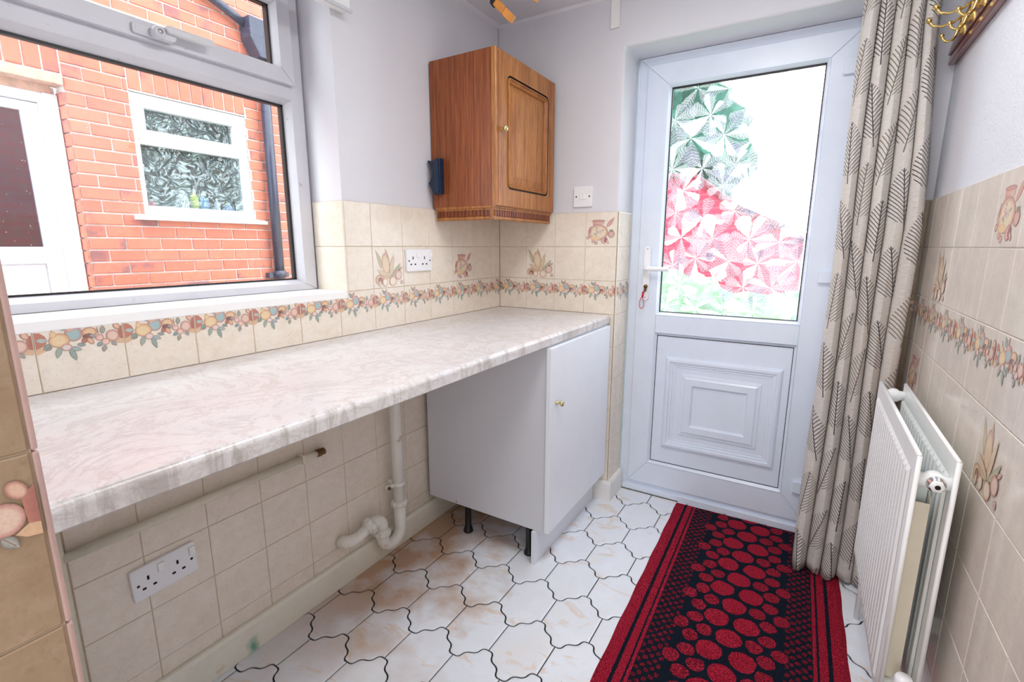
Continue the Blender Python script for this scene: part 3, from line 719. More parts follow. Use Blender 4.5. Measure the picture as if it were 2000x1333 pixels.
for a, b in (((0, -1.96), (0.0, 0.006)), ((0, 0.006), (XR, 0.006)), ((XR+0.006, -3.1), (XR+0.006, 0.006))):
    if a[0] == b[0]: s_ = 1 if a[0] < 1 else -1; m.prism([(a[0]-0.006*s_*(a[0] < 1), CEIL), (a[0]+0.010*s_, CEIL), (a[0]-0.006*s_*(a[0] < 1), CEIL-0.010)], a[1], b[1], lambda p, q, c: (p, c, q))
    else: m.prism([(0.006, CEIL), (-0.004, CEIL), (0.006, CEIL-0.010)], a[0], b[0], lambda p, q, c: (c, p, q))
structure(m.build('trim_ceiling_joint', M_ceil))

# floor: dark grout bed + one ogee tile after another
floor = structure(boxo('floor', M_fgrout, None, -0.006, XR+0.006, -3.2, 0.20, -0.06, -0.0035))
HX, SY, PY, RISE = 0.0828, 0.1165, 0.3665, 0.0667
def curve(p, q, n=14):
    """ogee edge from lower vertex p to upper vertex q (exclusive of q); bulges down by p and up by q"""
    (x0, y0), (x1, y1) = p, q; dx, dy = x1-x0, y1-y0; l = math.hypot(dx, dy); nx, ny = -dy/l, dx/l
    if ny < 0: nx, ny = -nx, -ny
    out = []
    for i in range(n):
        t = i/n; amp = 0.0074 if (t < 0.27 or t > 0.73) else 0.0030
        tt = t
        if t < 0.27: ph = -math.sin(PI*t/0.27)
        elif t < 0.5: ph = math.sin(PI*(t-0.27)/0.23)
        elif t < 0.73: ph = -math.sin(PI*(t-0.5)/0.23)
        else: ph = math.sin(PI*(t-0.73)/0.27)
        out.append((x0+dx*tt+nx*ph*amp, y0+dy*tt+ny*ph*amp))
    return out
def ogee_outline():
    h = SY/2; B = (0, -h-RISE); T = (0, h+RISE); LL, LR, UL, UR = (-HX, -h), (HX, -h), (-HX, h), (HX, h)
    pts = curve(B, LR)+[LR]                       # B low -> LR high
    pts += list(reversed(curve(T, UR)))[:0]
    e = [(2*0, 0)]
    c2 = curve(UR, T)                             # UR low -> T high
    c3 = list(reversed(curve(UL, T)))             # T -> UL
    c4 = list(reversed(curve(B, LL)))             # LL -> B
    pts += c2+[T]+c3[:-1]+[UL]+[LL]+c4[:-1]
    return pts
def inset(pts, d):
    n = len(pts); out = []
    for i in range(n):
        a, b, c = pts[i-1], pts[i], pts[(i+1) % n]
        e1 = Vector((b[0]-a[0], b[1]-a[1])); e2 = Vector((c[0]-b[0], c[1]-b[1]))
        t = (e1.normalized()+e2.normalized()); t = t.normalized() if t.length > 1e-6 else e2.normalized()
        out.append((b[0]-t.y*d, b[1]+t.x*d))
    return out
def clip_poly(pts, x0, x1, y0, y1):
    for ax, lim, keep in ((0, x0, 1), (0, x1, -1), (1, y0, 1), (1, y1, -1)):
        out = []
        for i in range(len(pts)):
            p, q = pts[i-1], pts[i]; ip, iq = keep*(p[ax]-lim) >= 0, keep*(q[ax]-lim) >= 0
            if ip != iq:
                t = (lim-p[ax])/(q[ax]-p[ax]); out.append((p[0]+(q[0]-p[0])*t, p[1]+(q[1]-p[1])*t))
            if iq: out.append(q)
        pts = out
        if len(pts) < 3: return []
    return pts
OG = ogee_outline()
def floor_mesh(o0, o1, o2):
    n = len(o0); me = bpy.data.meshes.new('tile')
    vs = [(a, b, -0.008) for a, b in o0]+[(a, b, -0.0012) for a, b in o0]+[(a, b, -0.0005) for a, b in o1]+[(a, b, 0.0) for a, b in o2]
    fs = []
    for r in range(3):
        for i in range(n): j = (i+1) % n; fs.append((r*n+i, r*n+j, (r+1)*n+j, (r+1)*n+i))
    fs.append(tuple(range(3*n, 4*n)))
    me.from_pydata(vs, [], fs); me.materials.append(M_floor); return me
FT = floor_mesh(inset(OG, 0.0026), inset(OG, 0.0085), inset(OG, 0.0105))
cnt = 0
for ci in range(-8, 14):
    cx = 0.617+ci*HX          # column of tile centres (tile spans cx-HX..cx+HX)
    for k in range(-7, 4):
        yo = -0.6083 if (ci % 2 == 1) else -0.6083+PY/2
        # tile centred on x=0.700 (ci=1) has straight sides -0.666..-0.550
        cy = yo+k*PY
        if cy < -3.1 or cy > 0.36: continue
        cx_ = cx
        X0, X1 = cx_-HX, cx_+HX
        if X1 < 0.02 or X0 > XR-0.01: continue
        if cy-0.125 < -3.0: continue
        lim = (0.006-cx_, XR-0.002-cx_, -3.0-cy, 0.168-cy)
        if X0 > 0.006 and X1 < XR-0.002 and cy+0.126 < 0.168: me = FT
        else:
            c = clip_poly(OG, *lim)
            if len(c) < 3: continue
            area_ = abs(sum(c[i-1][0]*c[i][1]-c[i][0]*c[i-1][1] for i in range(len(c))))/2
            if area_ < 0.0004: continue
            me = floor_mesh(clip_poly(inset(OG, 0.0026), *lim), *[clip_poly(inset(OG, 0.0026), *lim)]*2)
        o = bpy.data.objects.new('tile', me); COL.objects.link(o); o.parent = floor; o.location = (cx_, cy, random.uniform(-0.0003, 0.0003)); cnt += 1

# skirting boards
m = MB(); m.prism([(0.0005, 0), (0.0185, 0), (0.0185, 0.088), (0.013, 0.098), (0.0005, 0.098)], -1.955, -0.002, lambda a, b, c: (a, c, b))
structure(m.build('baseboard_left', M_skc, bevel=0.002))
m = MB()
sk = lambda d0, d1, mp, c0, c1: m.prism([(d0, 0), (d1, 0), (d1, 0.088), (d1+(d0-d1)*0.3, 0.098), (d0, 0.098)], c0, c1, mp)
sk(-0.0005, -0.0185, lambda a, b, c: (c, a, b), 0.02, 0.6290); sk(0.6105, 0.6287, lambda a, b, c: (a, c, b), -0.0004, 0.158)
sk(-0.0005, -0.0185, lambda a, b, c: (c, a, b), 1.45, XR-0.019)
structure(m.build('baseboard_back', M_skw))
m = MB(); sk(XR-0.0005, XR-0.0185, lambda a, b, c: (a, c, b), -3.0, -0.001)
structure(m.build('baseboard_right', M_skw))

# ------------------------------------------------------------------ window_1 (white upvc, fixed light below a top-hung fanlight)
window = bpy.data.objects.new('window_1', None); COL.objects.link(window); window.location = (-0.16, -1.4, WZ0); structure(window)
FY0, FY1, FZ0, FZ1 = WY0+0.002, WY1-0.010, WZ0+0.004, WZ1-0.002
XF = -0.150
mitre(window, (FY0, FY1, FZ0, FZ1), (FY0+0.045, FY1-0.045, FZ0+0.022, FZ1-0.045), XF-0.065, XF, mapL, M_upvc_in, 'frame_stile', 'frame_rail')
TZ0, TZ1 = 1.657, 1.712
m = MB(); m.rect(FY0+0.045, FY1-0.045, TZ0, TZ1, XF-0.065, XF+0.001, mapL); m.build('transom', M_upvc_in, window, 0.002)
gy0, gy1 = FY0+0.045, FY1-0.045
def bead(o, wd, c0, c1, mat, nm='glazing_bead'):
    a0, a1, b0, b1 = o
    m = MB()
    for poly_o, poly_i in (((a0, b0, a1, b0), (a1-wd, b0+wd, a0+wd, b0+wd)), ((a1, b0, a1, b1), (a1-wd, b1-wd, a1-wd, b0+wd)), ((a1, b1, a0, b1), (a0+wd, b1-wd, a1-wd, b1-wd)), ((a0, b1, a0, b0), (a0+wd, b0+wd, a0+wd, b1-wd))):
        o_ = [mapL(poly_o[0], poly_o[1], c1), mapL(poly_o[2], poly_o[3], c1)]; i_ = [mapL(poly_i[0], poly_i[1], c0), mapL(poly_i[2], poly_i[3], c0)]
        m.add(o_+i_, [(0, 1, 2, 3)])
    return m.build(nm, mat, window, recalc=False)
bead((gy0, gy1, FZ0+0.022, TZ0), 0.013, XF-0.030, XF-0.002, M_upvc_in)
m = MB()
q = 0.013; a0, a1, b0, b1 = gy0+q, gy1-q, FZ0+0.022+q, TZ0-q
for r in ((a0, a0+0.005, b0, b1), (a1-0.008, a1, b0, b1), (a0, a1, b0, b0+0.004), (a0, a1, b1-0.006, b1)): m.rect(*r, XF-0.045, XF-0.029, mapL)
m.build('gasket', M_gasket, window)
m = MB(); m.rect(gy0, gy1, FZ0+0.022, TZ0, XF-0.040, XF-0.034, mapL); m.build('glass_pane', M_glass, window)
# opening fanlight sash
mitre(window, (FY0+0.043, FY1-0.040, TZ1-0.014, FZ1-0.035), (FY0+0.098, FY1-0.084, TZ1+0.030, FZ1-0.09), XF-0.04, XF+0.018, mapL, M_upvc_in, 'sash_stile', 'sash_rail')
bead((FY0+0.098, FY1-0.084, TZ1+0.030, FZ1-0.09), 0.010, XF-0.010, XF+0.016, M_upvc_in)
m = MB(); a0, a1, b0, b1 = FY0+0.108, FY1-0.094, TZ1+0.040, FZ1-0.10
for r in ((a0, a0+0.005, b0, b1), (a1-0.006, a1, b0, b1), (a0, a1, b1-0.004, b1)): m.rect(*r, XF-0.028, XF-0.009, mapL)
m.build('gasket', M_gasket, window)
m = MB(); m.rect(FY0+0.10, FY1-0.086, TZ1+0.032, FZ1-0.09, XF-0.024, XF-0.018, mapL); m.build('glass_pane', M_glass, window)
# espagnolette handle on the fanlight
hb = MB(); xh = XF+0.018
hb.rrect(-1.442, -1.372, 1.705, 1.729, 0.006, xh, xh+0.008, mapL)
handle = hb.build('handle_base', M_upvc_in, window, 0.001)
m = MB(); m.rect(-1.436, -1.409, 1.7105, 1.7235, xh+0.008, xh+0.0088, mapL); m.build('slot_plate', M_grey, handle)
m = MB(); m.lathe([(0.0145, 0), (0.0145, 0.020), (0.0125, 0.026), (0.0, 0.0265)], (xh+0.006, -1.392, 1.717), (1, 0, 0)); m.rrect(-1.392, -1.352, 1.703, 1.731, 0.012, xh+0.006, xh+0.026, mapL)
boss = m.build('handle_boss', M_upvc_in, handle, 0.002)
m = MB(); m.lathe([(0.006, 0), (0.006, 0.0272)], (xh+0.006, -1.392, 1.717), (1, 0, 0)); m.build('key_cylinder', M_chrome, handle)
m = MB(); m.rrect(-1.378, -1.262, 1.719, 1.737, 0.007, xh+0.022, xh+0.036, mapL); tag(m.build('handle_lever', M_grey, handle, 0.003), 'grey lever of the window handle')
# rain on the outside of the glass
m = MB(); rr = random.Random(3)
def drop(y, z, x, r):
    vs = [(x, y+r*math.cos(k*PI/3), z+r*math.sin(k*PI/3)) for k in range(6)]+[(x-r*0.6, y, z)]
    m.add(vs, [(k, (k+1) % 6, 6) for k in range(6)])
for _ in range(620): drop(rr.uniform(gy0+0.02, gy1-0.02), rr.uniform(FZ0+0.04, TZ0-0.02), XF-0.0402, rr.uniform(0.0005, 0.0012))
for _ in range(420): drop(rr.uniform(FY0+0.11, FY1-0.095), rr.uniform(TZ1+0.05, FZ1-0.1), XF-0.0242, rr.uniform(0.0005, 0.0011))
tag(m.build('raindrops', M_drop, window, recalc=False), kind='stuff')

# ------------------------------------------------------------------ door_1 (half-glazed upvc)
door = bpy.data.objects.new('door_1', None); COL.objects.link(door); door.location = (1.03, 0.17, 0); structure(door)
YD = 0.158
# outer frame
mitre(door, (0.6165, 1.4505, 0.004, 1.988), (0.6530, 1.4160, 0.048, 1.955), YD+0.012, YD+0.075, mapB, M_upvc, 'frame_stile', 'frame_rail')
boxo('threshold', M_upvc, door, 0.6290, 1.4500, YD-0.004, YD+0.03, 0.0, 0.030, 0.004)
boxo('sealant', simple('grubby_sealant', (92, 84, 74), 0.8, var=0.5, vscale=60), door, 0.629, 0.905, YD-0.0085, YD-0.0042, 0.0004, 0.0035)
# leaf
mitre(door, (0.6560, 1.4130, 0.052, 1.952), (0.7480, 1.3210, 0.165, 1.868), YD, YD+0.06, mapB, M_upvc, 'leaf_stile', 'leaf_rail', 0.002)
m = MB(); m.prism([(0.7485, 0.806), (1.3205, 0.806), (1.3205, 0.891), (0.7485, 0.891)], YD+0.0003, YD+0.06, mapB); m.build('mid_rail', M_upvc, door, 0.002)
def beadB(o, wd, c0, c1, nm):
    a0, a1, b0, b1 = o; m = MB()
    for O, I in (((a0, b0, a1, b0), (a1-wd, b0+wd, a0+wd, b0+wd)), ((a1, b0, a1, b1), (a1-wd, b1-wd, a1-wd, b0+wd)), ((a1, b1, a0, b1), (a0+wd, b1-wd, a1-wd, b1-wd)), ((a0, b1, a0, b0), (a0+wd, b0+wd, a0+wd, b1-wd))):
        m.add([mapB(O[0], O[1], c0), mapB(O[2], O[3], c0), mapB(I[0], I[1], c1), mapB(I[2], I[3], c1)], [(0, 1, 2, 3)])
    return m.build(nm, M_upvc, door, recalc=False)
beadB((0.748, 1.321, 0.891, 1.868), 0.012, YD-0.003, YD+0.016, 'glazing_bead')
beadB((0.748, 1.321, 0.165, 0.806), 0.012, YD-0.003, YD+0.010, 'panel_bead')
m = MB()
for r in ((0.7595, 0.7635, 0.903, 1.857), (1.3060, 1.3100, 0.903, 1.857), (0.7595, 1.310, 0.903, 0.9055), (0.7595, 1.310, 1.8495, 1.857)): m.rect(*r, YD+0.014, YD+0.020, mapB)
for r in ((0.7585, 0.7612, 0.176, 0.795), (1.3078, 1.3105, 0.176, 0.795), (0.7585, 1.3105, 0.176, 0.1787), (0.7585, 1.3105, 0.7923, 0.795)): m.rect(*r, YD+0.0085, YD+0.012, mapB)
m.build('gasket', M_gasket, door)
# moulded lower panel
m = MB(); m.rect(0.750, 1.319, 0.167, 0.804, YD+0.0105, YD+0.03, mapB)
def ring(o, i, c0, c1):
    a = lambda r, c: [mapB(r[0], r[2], c), mapB(r[1], r[2], c), mapB(r[1], r[3], c), mapB(r[0], r[3], c)]
    m.add(a(o, c0)+a(i, c1), [(k, (k+1) % 4, 4+(k+1) % 4, 4+k) for k in range(4)])
pc = YD+0.0104
R_ = lambda a0, a1, b0, b1, d: (a0+d, a1-d, b0+d, b1-d)
o_ = (0.8060, 1.2830, 0.257, 0.699)
prof = [(0, 0), (0.005, -0.009), (0.012, -0.012), (0.022, -0.012), (0.024, -0.006), (0.034, -0.006), (0.037, -0.002), (0.046, -0.002), (0.050, 0.004), (0.072, 0.004), (0.076, -0.004), (0.088, -0.006), (0.094, -0.010), (0.122, -0.010), (0.130, 0.0), (0.160, 0.001)]
for (d0, c0), (d1, c1) in zip(prof[:-1], prof[1:]): ring(R_(*o_, d0), R_(*o_, d1), pc+c0, pc+c1)
m2 = R_(*o_, 0.160); m.rect(*m2, pc+0.001, pc+0.02, mapB)
m.build('moulded_panel', M_upvc, door)
# glass + etched horse-chestnut leaves
glass = MB(); glass.rect(0.752, 1.317, 0.895, 1.864, YD+0.022, YD+0.026, mapB); glass = tag(glass.build('glass_pane', M_pane, door), 'obscure glass etched with overlapping leaves')
rg = random.Random(11)
def palm(cx, cz, R0, rot, layer, idx):
    m = MB(); y = YD+0.0215-layer*0.00009; nl = rg.choice((5, 6, 7)); span = math.radians(rg.uniform(270, 330))
    for k in range(nl):
        a = rot+span*(k/(nl-1)-0.5); Ln = R0*(0.70+0.30*math.cos((k/(nl-1)-0.5)*PI))*rg.uniform(0.85, 1.15); wd = Ln*rg.uniform(0.28, 0.38)
        d = (math.cos(a), math.sin(a)); p = (-d[1], d[0]); n = 9
        for side in (-1, 1):
            m.cur = rg.choice((0, 0, 1, 1, 1, 2, 2, 4))
            mid = [(cx+d[0]*Ln*t/n, cz+d[1]*Ln*t/n) for t in range(n+1)]
            edge = []
            for t in range(n+1):
                s_ = t/n; w_ = wd*(s_**1.1)*(max(0, 1-s_**4)**0.6)*1.35; w_ *= (1.0+0.14*(t % 2))
                edge.append((mid[t][0]+p[0]*w_*side, mid[t][1]+p[1]*w_*side))
            vs = [mapB(*q_, y) for q_ in mid]+[mapB(*q_, y) for q_ in edge]
            m.add(vs, [(i, i+1, n+2+i, n+1+i) for i in range(n)])
            m.cur = 3
            for t in range(1, n):          # side veins
                q0 = mid[t-1] if t > 1 else mid[1]; q1 = (mid[t][0]*0.12+edge[t][0]*0.88, mid[t][1]*0.12+edge[t][1]*0.88); ww = 0.0007
                dx, dz = q1[0]-q0[0], q1[1]-q0[1]; l = math.hypot(dx, dz) or 1; ox, oz = -dz/l*ww, dx/l*ww
                m.add([mapB(q0[0]-ox, q0[1]-oz, y-0.00003), mapB(q1[0]-ox, q1[1]-oz, y-0.00003), mapB(q1[0]+ox, q1[1]+oz, y-0.00003), mapB(q0[0]+ox, q0[1]+oz, y-0.00003)], [(0, 1, 2, 3)])
        m.cur = 3; e = mid[-1]; ww = 0.0009
        m.add([mapB(cx-p[0]*ww, cz-p[1]*ww, y-0.00003), mapB(e[0], e[1], y-0.00003), mapB(cx+p[0]*ww, cz+p[1]*ww, y-0.00003)], [(0, 1, 2)])
    # keep to the glass: trim anything under the frame
    o = m.build('etched_leaf', LEAFM, glass, recalc=False)
    bm = bmesh.new(); bm.from_mesh(o.data); off = wloc(glass)
    for co, no in (((0.7525, 0, 0), (-1, 0, 0)), ((1.3165, 0, 0), (1, 0, 0)), ((0, 0, 0.8955), (0, 0, -1)), ((0, 0, 1.8635), (0, 0, 1))):
        bmesh.ops.bisect_plane(bm, geom=bm.verts[:]+bm.edges[:]+bm.faces[:], plane_co=Vector(co)-off, plane_no=no, clear_outer=True)
    bm.to_mesh(o.data); bm.free()
i_ = 0
for r in range(10):
    for c in range(5):
        cx = 0.785+c*0.124+(0.062 if r % 2 else 0)+rg.uniform(-0.02, 0.02); cz = 0.93+r*0.100+rg.uniform(-0.018, 0.018)
        if cx > 1.34: continue
        palm(cx, cz, rg.uniform(0.085, 0.118), rg.uniform(0, 2*PI), i_ % 7, i_); i_ += 1
# lever handle, lock, hinges
m = MB(); m.rrect(0.6830, 0.7130, 0.955, 1.200, 0.0149, YD-0.010, YD, mapB, 8); hp = tag(m.build('handle_plate', M_plast, door, 0.002), 'white backplate')
m = MB(); m.tube([(0.698, YD-0.008, 1.100), (0.698, YD-0.040, 1.100)], 0.010, 12); m.tube([(0.694, YD-0.042, 1.100), (0.72, YD-0.046, 1.100), (0.78, YD-0.046, 1.099), (0.803, YD-0.045, 1.098)], [0.0105, 0.0105, 0.0095, 0.008], 12); m.build('lever', M_plast, hp)
m = MB(); m.lathe([(0.0085, 0), (0.0085, 0.012)], (0.699, YD-0.008, 1.018), (0, -1, 0)); m.rect(0.6955, 0.7025, 0.996, 1.018, YD-0.018, YD-0.009, mapB); m.build('lock_cylinder', M_oldbr, hp)
for zz in (1.187, 0.968): m = MB(); m.lathe([(0.0035, 0), (0.0035, 0.0012)], (0.698, YD-0.0098, zz), (0, -1, 0), 10); m.build('screw', M_grey, hp)
for zz, hh in ((1.828, 0.056), (1.083, 0.045), (0.208, 0.050)):
    m = MB(); m.rrect(1.3610, 1.4380, zz-hh/2, zz+hh/2, 0.006, YD-0.016, YD-0.0002, mapB); m.tube([(1.424, YD-0.014, zz-hh/2-0.02), (1.424, YD-0.014, zz+hh/2+0.02)], 0.009, 12); m.build('hinge', M_upvc, door, 0.002)
# key with its red cord: hangs in the lock
key = thing('door_key', 'brass key with a red loop cord hanging in the door lock', 'key', (0.699, YD-0.02, 1.012))
m = MB(); m.rect(0.6975, 0.7005, 0.996, 1.004, YD-0.030, YD-0.016, mapB); m.lathe([(0.009, -0.001), (0.009, 0.001)], (0.699, YD-0.034, 1.000), (1, 0, 0)); m.build('key_bow', M_oldbr, key)
m = MB(); m.tube([(0.695, YD-0.034, 0.996), (0.692, YD-0.033, 0.970)], 0.0045, 10); m.build('cord_sleeve', M_red, key)
m = MB(); pts = []
for k in range(19):
    t = 2*PI*k/18; pts.append((0.690+0.0105*math.sin(t)*(0.6+0.4*(1-math.cos(t))/2)*1.2, YD-0.033, 0.944+0.026*math.cos(t)))
m.tube(pts, 0.0016, 8, caps=False); m.build('cord_loop', M_red, key)

# ------------------------------------------------------------------ outside: neighbour's brick wall seen through the window
XN = -2.4; CO = 0.0745; BP = 0.1945
nb = thing('neighbouring_house', 'red brick house side wall seen through the window', 'house', (XN, -0.3, -0.15))
DY1 = -0.845; DZ = 2.145; NW = (-0.525, 0.215, 1.400, 2.150)
m = MB()
for r in ((-3.6, -1.70, -0.15, 3.6), (-1.70, DY1, DZ-0.02, 3.6), (DY1, NW[0], -0.15, 3.6), (NW[0], NW[1], -0.15, NW[2]), (NW[0], NW[1], NW[3], 3.6), (NW[1], 2.2, -0.15, 3.6)):
    m.rect(r[0], r[1], r[2], r[3], XN-0.25, XN-0.008, mapL)
m.build('mortar_bed', M_mortar, nb)
BM = {}
def brick_mesh(wd, ht):
    k = (round(wd, 3), round(ht, 3))
    if k not in BM:
        q = MB(); a, b = wd/2, ht/2; c = 0.004
        q.frustum((-a, a, -b, b), -0.02, (-a, a, -b, b), -0.003, mapF); q.frustum((-a, a, -b, b), -0.003, (-a+c, a-c, -b+c, b-c), 0.0, mapF)
        me = bpy.data.meshes.new('brick'); me.from_pydata(q.v, [], q.f); me.materials.append(M_brick)
        bm = bmesh.new(); bm.from_mesh(me); bmesh.ops.recalc_face_normals(bm, faces=bm.faces); bm.to_mesh(me); bm.free(); BM[k] = me
    return BM[k]
EX = ROT['+x'].to_euler(); nbr = 0
far = MB()
def brick(a0, a1, z0, z1):
    global nbr
    g = 0.0045; a0 += g; a1 -= g; z0 += g; z1 -= g
    if a1-a0 < 0.015 or z1-z0 < 0.015: return
    near = -1.25 < a0 and a1 < 0.66 and z0 > 0.93 and z1 < 2.95
    if near:
        o = bpy.data.objects.new('brick', brick_mesh(a1-a0, z1-z0)); COL.objects.link(o); o.parent = nb; nbr += 1
        o.location = Vector((XN+random.uniform(-0.002, 0.002), (a0+a1)/2, (z0+z1)/2))-wloc(nb); o.rotation_euler = EX
    else: far.rect(a0, a1, z0, z1, XN-0.02, XN, mapL)
row = 0; zb = 1.3955-21*CO
while zb < 3.5:
    z0, z1 = zb, zb+CO
    off = 0.0 if row % 2 == 0 else BP/2
    y = -3.5+off
    segs = []
    k0 = int((-3.6-DY1-off)/BP)-1
    y = DY1+(0 if row % 2 == 0 else -BP/2)+k0*BP
    while y < 2.1:
        a0, a1 = y, y+BP; y += BP
        spans = [(a0, a1)]
        def cut(sp, c0, c1):
            out = []
            for p, q_ in sp:
                if q_ <= c0 or p >= c1: out.append((p, q_))
                else:
                    if p < c0: out.append((p, c0))
                    if q_ > c1: out.append((c1, q_))
            return out
        if z0 < DZ+0.18 and z1 > -0.2: spans = cut(spans, -1.70, DY1)
        if z1 > NW[2]+0.01 and z0 < NW[3]+0.18: spans = cut(spans, NW[0], NW[1])
        for s_ in spans: brick(*s_, z0, z1)
    row += 1; zb += CO
# soldier courses
for y0, y1, z0 in ((-1.70, DY1, DZ+0.005), (NW[0], NW[1], NW[3]+0.006)):
    n = round((y1-y0)/0.0745); st = (y1-y0)/n
    for k in range(n): brick(y0+k*st, y0+(k+1)*st, z0, z0+0.190)
tag(far.build('outer_brick_courses', M_brick, nb), kind='stuff')
# reveal bricks beside the neighbour's door
for k in range(int((DZ+0.1)/CO)):
    q = MB(); q.rect(XN-0.10, XN-0.004, -0.10+k*CO+0.004, -0.10+(k+1)*CO-0.004, DY1-0.012, DY1, mapB)
    if -0.10+k*CO > 0.85 and -0.10+(k+1)*CO < DZ-0.03: q.build('brick', M_brick, nb)
# lintel, door, window
q = MB(); q.rect(-1.72, DY1-0.002, DZ-0.055, DZ, XN-0.10, XN+0.012, mapL); q.build('door_lintel', M_lintel, nb, 0.003)
nd = boxo('side_door', M_house, nb, XN-0.14, XN-0.11, -1.70, DY1-0.012, -0.15, DZ-0.055)
q = MB(); q.rect(-1.70, -0.880, 2.045, DZ-0.055, XN-0.11, XN-0.075, mapL); q.build('lintel_board', M_lintel, nd)
q = MB(); q.rect(-0.9245, -0.862, -0.15, 2.0445, XN-0.11, XN-0.060, mapL); q.rect(-0.945, -0.925, -0.15, 2.045, XN-0.11, XN-0.075, mapL); q.rect(-1.70, -0.945, 1.99, 2.045, XN-0.11, XN-0.075, mapL); q.build('door_frame', M_house, nd, 0.003)
q = MB(); q.rect(-1.025, -0.946, -0.1, 1.985, XN-0.11, XN-0.085, mapL); q.rect(-1.70, -1.025, 1.935, 1.985, XN-0.11, XN-0.085, mapL); q.rect(-1.70, -1.025, 1.095, 1.19, XN-0.11, XN-0.085, mapL); q.build('door_leaf', M_house, nd, 0.004)
q = MB(); q.rect(-1.70, -1.035, 0.1, 1.085, XN-0.11, XN-0.098, mapL); q.build('door_panel', M_house, nd)
q = MB(); q.rect(-1.70, -1.025, 1.19, 1.935, XN-0.104, XN-0.101, mapL); q.build('glass_pane', M_dglass, nd)
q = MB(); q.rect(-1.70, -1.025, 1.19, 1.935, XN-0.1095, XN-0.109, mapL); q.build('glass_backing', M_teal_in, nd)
nwf = MB(); nwf.rect(NW[0]+0.028, NW[1]-0.055, 1.838, 1.885, XN-0.06, XN-0.006, mapL)
nw = nwf.build('house_window', M_house, nb, 0.003)
mitre(nw, (NW[0]-0.002, NW[1]-0.006, NW[2]-0.005, NW[3]-0.008), (NW[0]+0.026, NW[1]-0.066, NW[2]+0.055, NW[3]-0.05), XN-0.06, XN-0.005, mapL, M_house, 'frame_stile', 'frame_rail', 0.003)
mitre(nw, (-0.508, 0.188, 1.872, 2.118), (-0.456, 0.110, 1.928, 2.060), XN-0.05, XN+0.006, mapL, M_house, 'sash_stile', 'sash_rail', 0.003)
q = MB(); q.rect(-0.458, 0.112, 1.926, 2.062, XN-0.035, XN-0.030, mapL); q.build('glass_pane', M_pglass, nw)
q = MB(); q.rect(-0.500, 0.150, 1.452, 1.840, XN-0.035, XN-0.030, mapL); q.build('glass_pane', M_pglass, nw)
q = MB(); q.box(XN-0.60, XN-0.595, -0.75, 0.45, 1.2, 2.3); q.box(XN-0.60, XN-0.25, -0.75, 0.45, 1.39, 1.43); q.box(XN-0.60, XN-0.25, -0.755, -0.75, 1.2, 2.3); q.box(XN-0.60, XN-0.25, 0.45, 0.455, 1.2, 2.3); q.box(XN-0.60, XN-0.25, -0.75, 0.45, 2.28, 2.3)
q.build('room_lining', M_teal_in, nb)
q = MB(); q.prism([(XN-0.06, 1.395), (XN+0.045, 1.385), (XN+0.045, 1.362), (XN-0.06, 1.362)], -0.590, 0.290, lambda a, b, c: (a, c, b)); q.build('window_sill', M_house, nb, 0.003)
# things on the neighbour's sill, behind the patterned glass
for (yy, hh, rr_, c, nm) in ((-0.245, 0.150, 0.038, (235, 238, 244), 'large white bottle'), (-0.165, 0.160, 0.026, (222, 226, 60), 'yellow bottle'), (-0.105, 0.140, 0.034, (110, 160, 220), 'blue bottle'), (-0.010, 0.110, 0.020, (240, 240, 246), 'small white bottle'), (0.075, 0.085, 0.030, (150, 170, 230), 'short lilac-blue bottle'), (-0.44, 0.070, 0.028, (236, 130, 140), 'short pink bottle')):
    bt = thing('bottle', nm+" on the sill behind the neighbour's patterned window glass", 'bottle', (XN-0.10, yy, 1.43), 'bottles on the neighbouring window sill')
    q = MB(); q.lathe([(rr_, 0), (rr_, hh*0.62), (rr_*0.8, hh*0.75), (rr_*0.35, hh*0.84), (rr_*0.35, hh*0.88)], (XN-0.10, yy, 1.431), (0, 0, 1), 14); q.build('bottle_body', simple(nm.replace(' ', '_')+'_plastic', c, 0.4), bt)
    q = MB(); q.lathe([(rr_*0.45, 0), (rr_*0.45, hh*0.12)], (XN-0.10, yy, 1.431+hh*0.88), (0, 0, 1), 12); q.build('cap', M_plast, bt)
# downpipe + hopper
dp = thing('rainwater_downpipe', 'black rainwater downpipe with hopper on the neighbouring brick wall', 'drainpipe', (XN+0.05, 0.36, 0.9))
q = MB(); q.tube([(XN+0.055, 0.358, 2.62), (XN+0.055, 0.347, 0.93)], 0.037, 18); q.build('pipe', M_pipeb, dp)
q = MB(); q.tube([(XN+0.055, 0.348, 1.00), (XN+0.055, 0.347, 0.945)], 0.048, 18); q.rect(0.26, 0.43, 0.945, 0.985, XN, XN+0.05, mapL); q.build('pipe_collar', M_pipeb, dp)
q = MB(); q.frustum((0.30, 0.41, 2.58, 2.58), XN+0.005, (0.30, 0.41, 2.58, 2.58), XN+0.01, mapL)
q = MB()
q.prism([(0.300, 2.56), (0.415, 2.56), (0.440, 2.68), (0.440, 2.82), (0.235, 2.82), (0.235, 2.68)], XN+0.005, XN+0.13, mapL); q.build('hopper', M_pipeb, dp, 0.005)
q = MB(); q.tube([(XN+0.05, 0.28, 2.765), (XN+0.05, 0.12, 2.83), (XN+0.05, -0.10, 2.91), (XN+0.05, -0.30, 3.0)], 0.030, 14); q.build('inlet_pipe', M_pipeb, dp)
tag(boxo('side_path', M_conc, None, -2.4, -0.292, -3.6, 2.2, -0.25, -0.15), kind='structure')

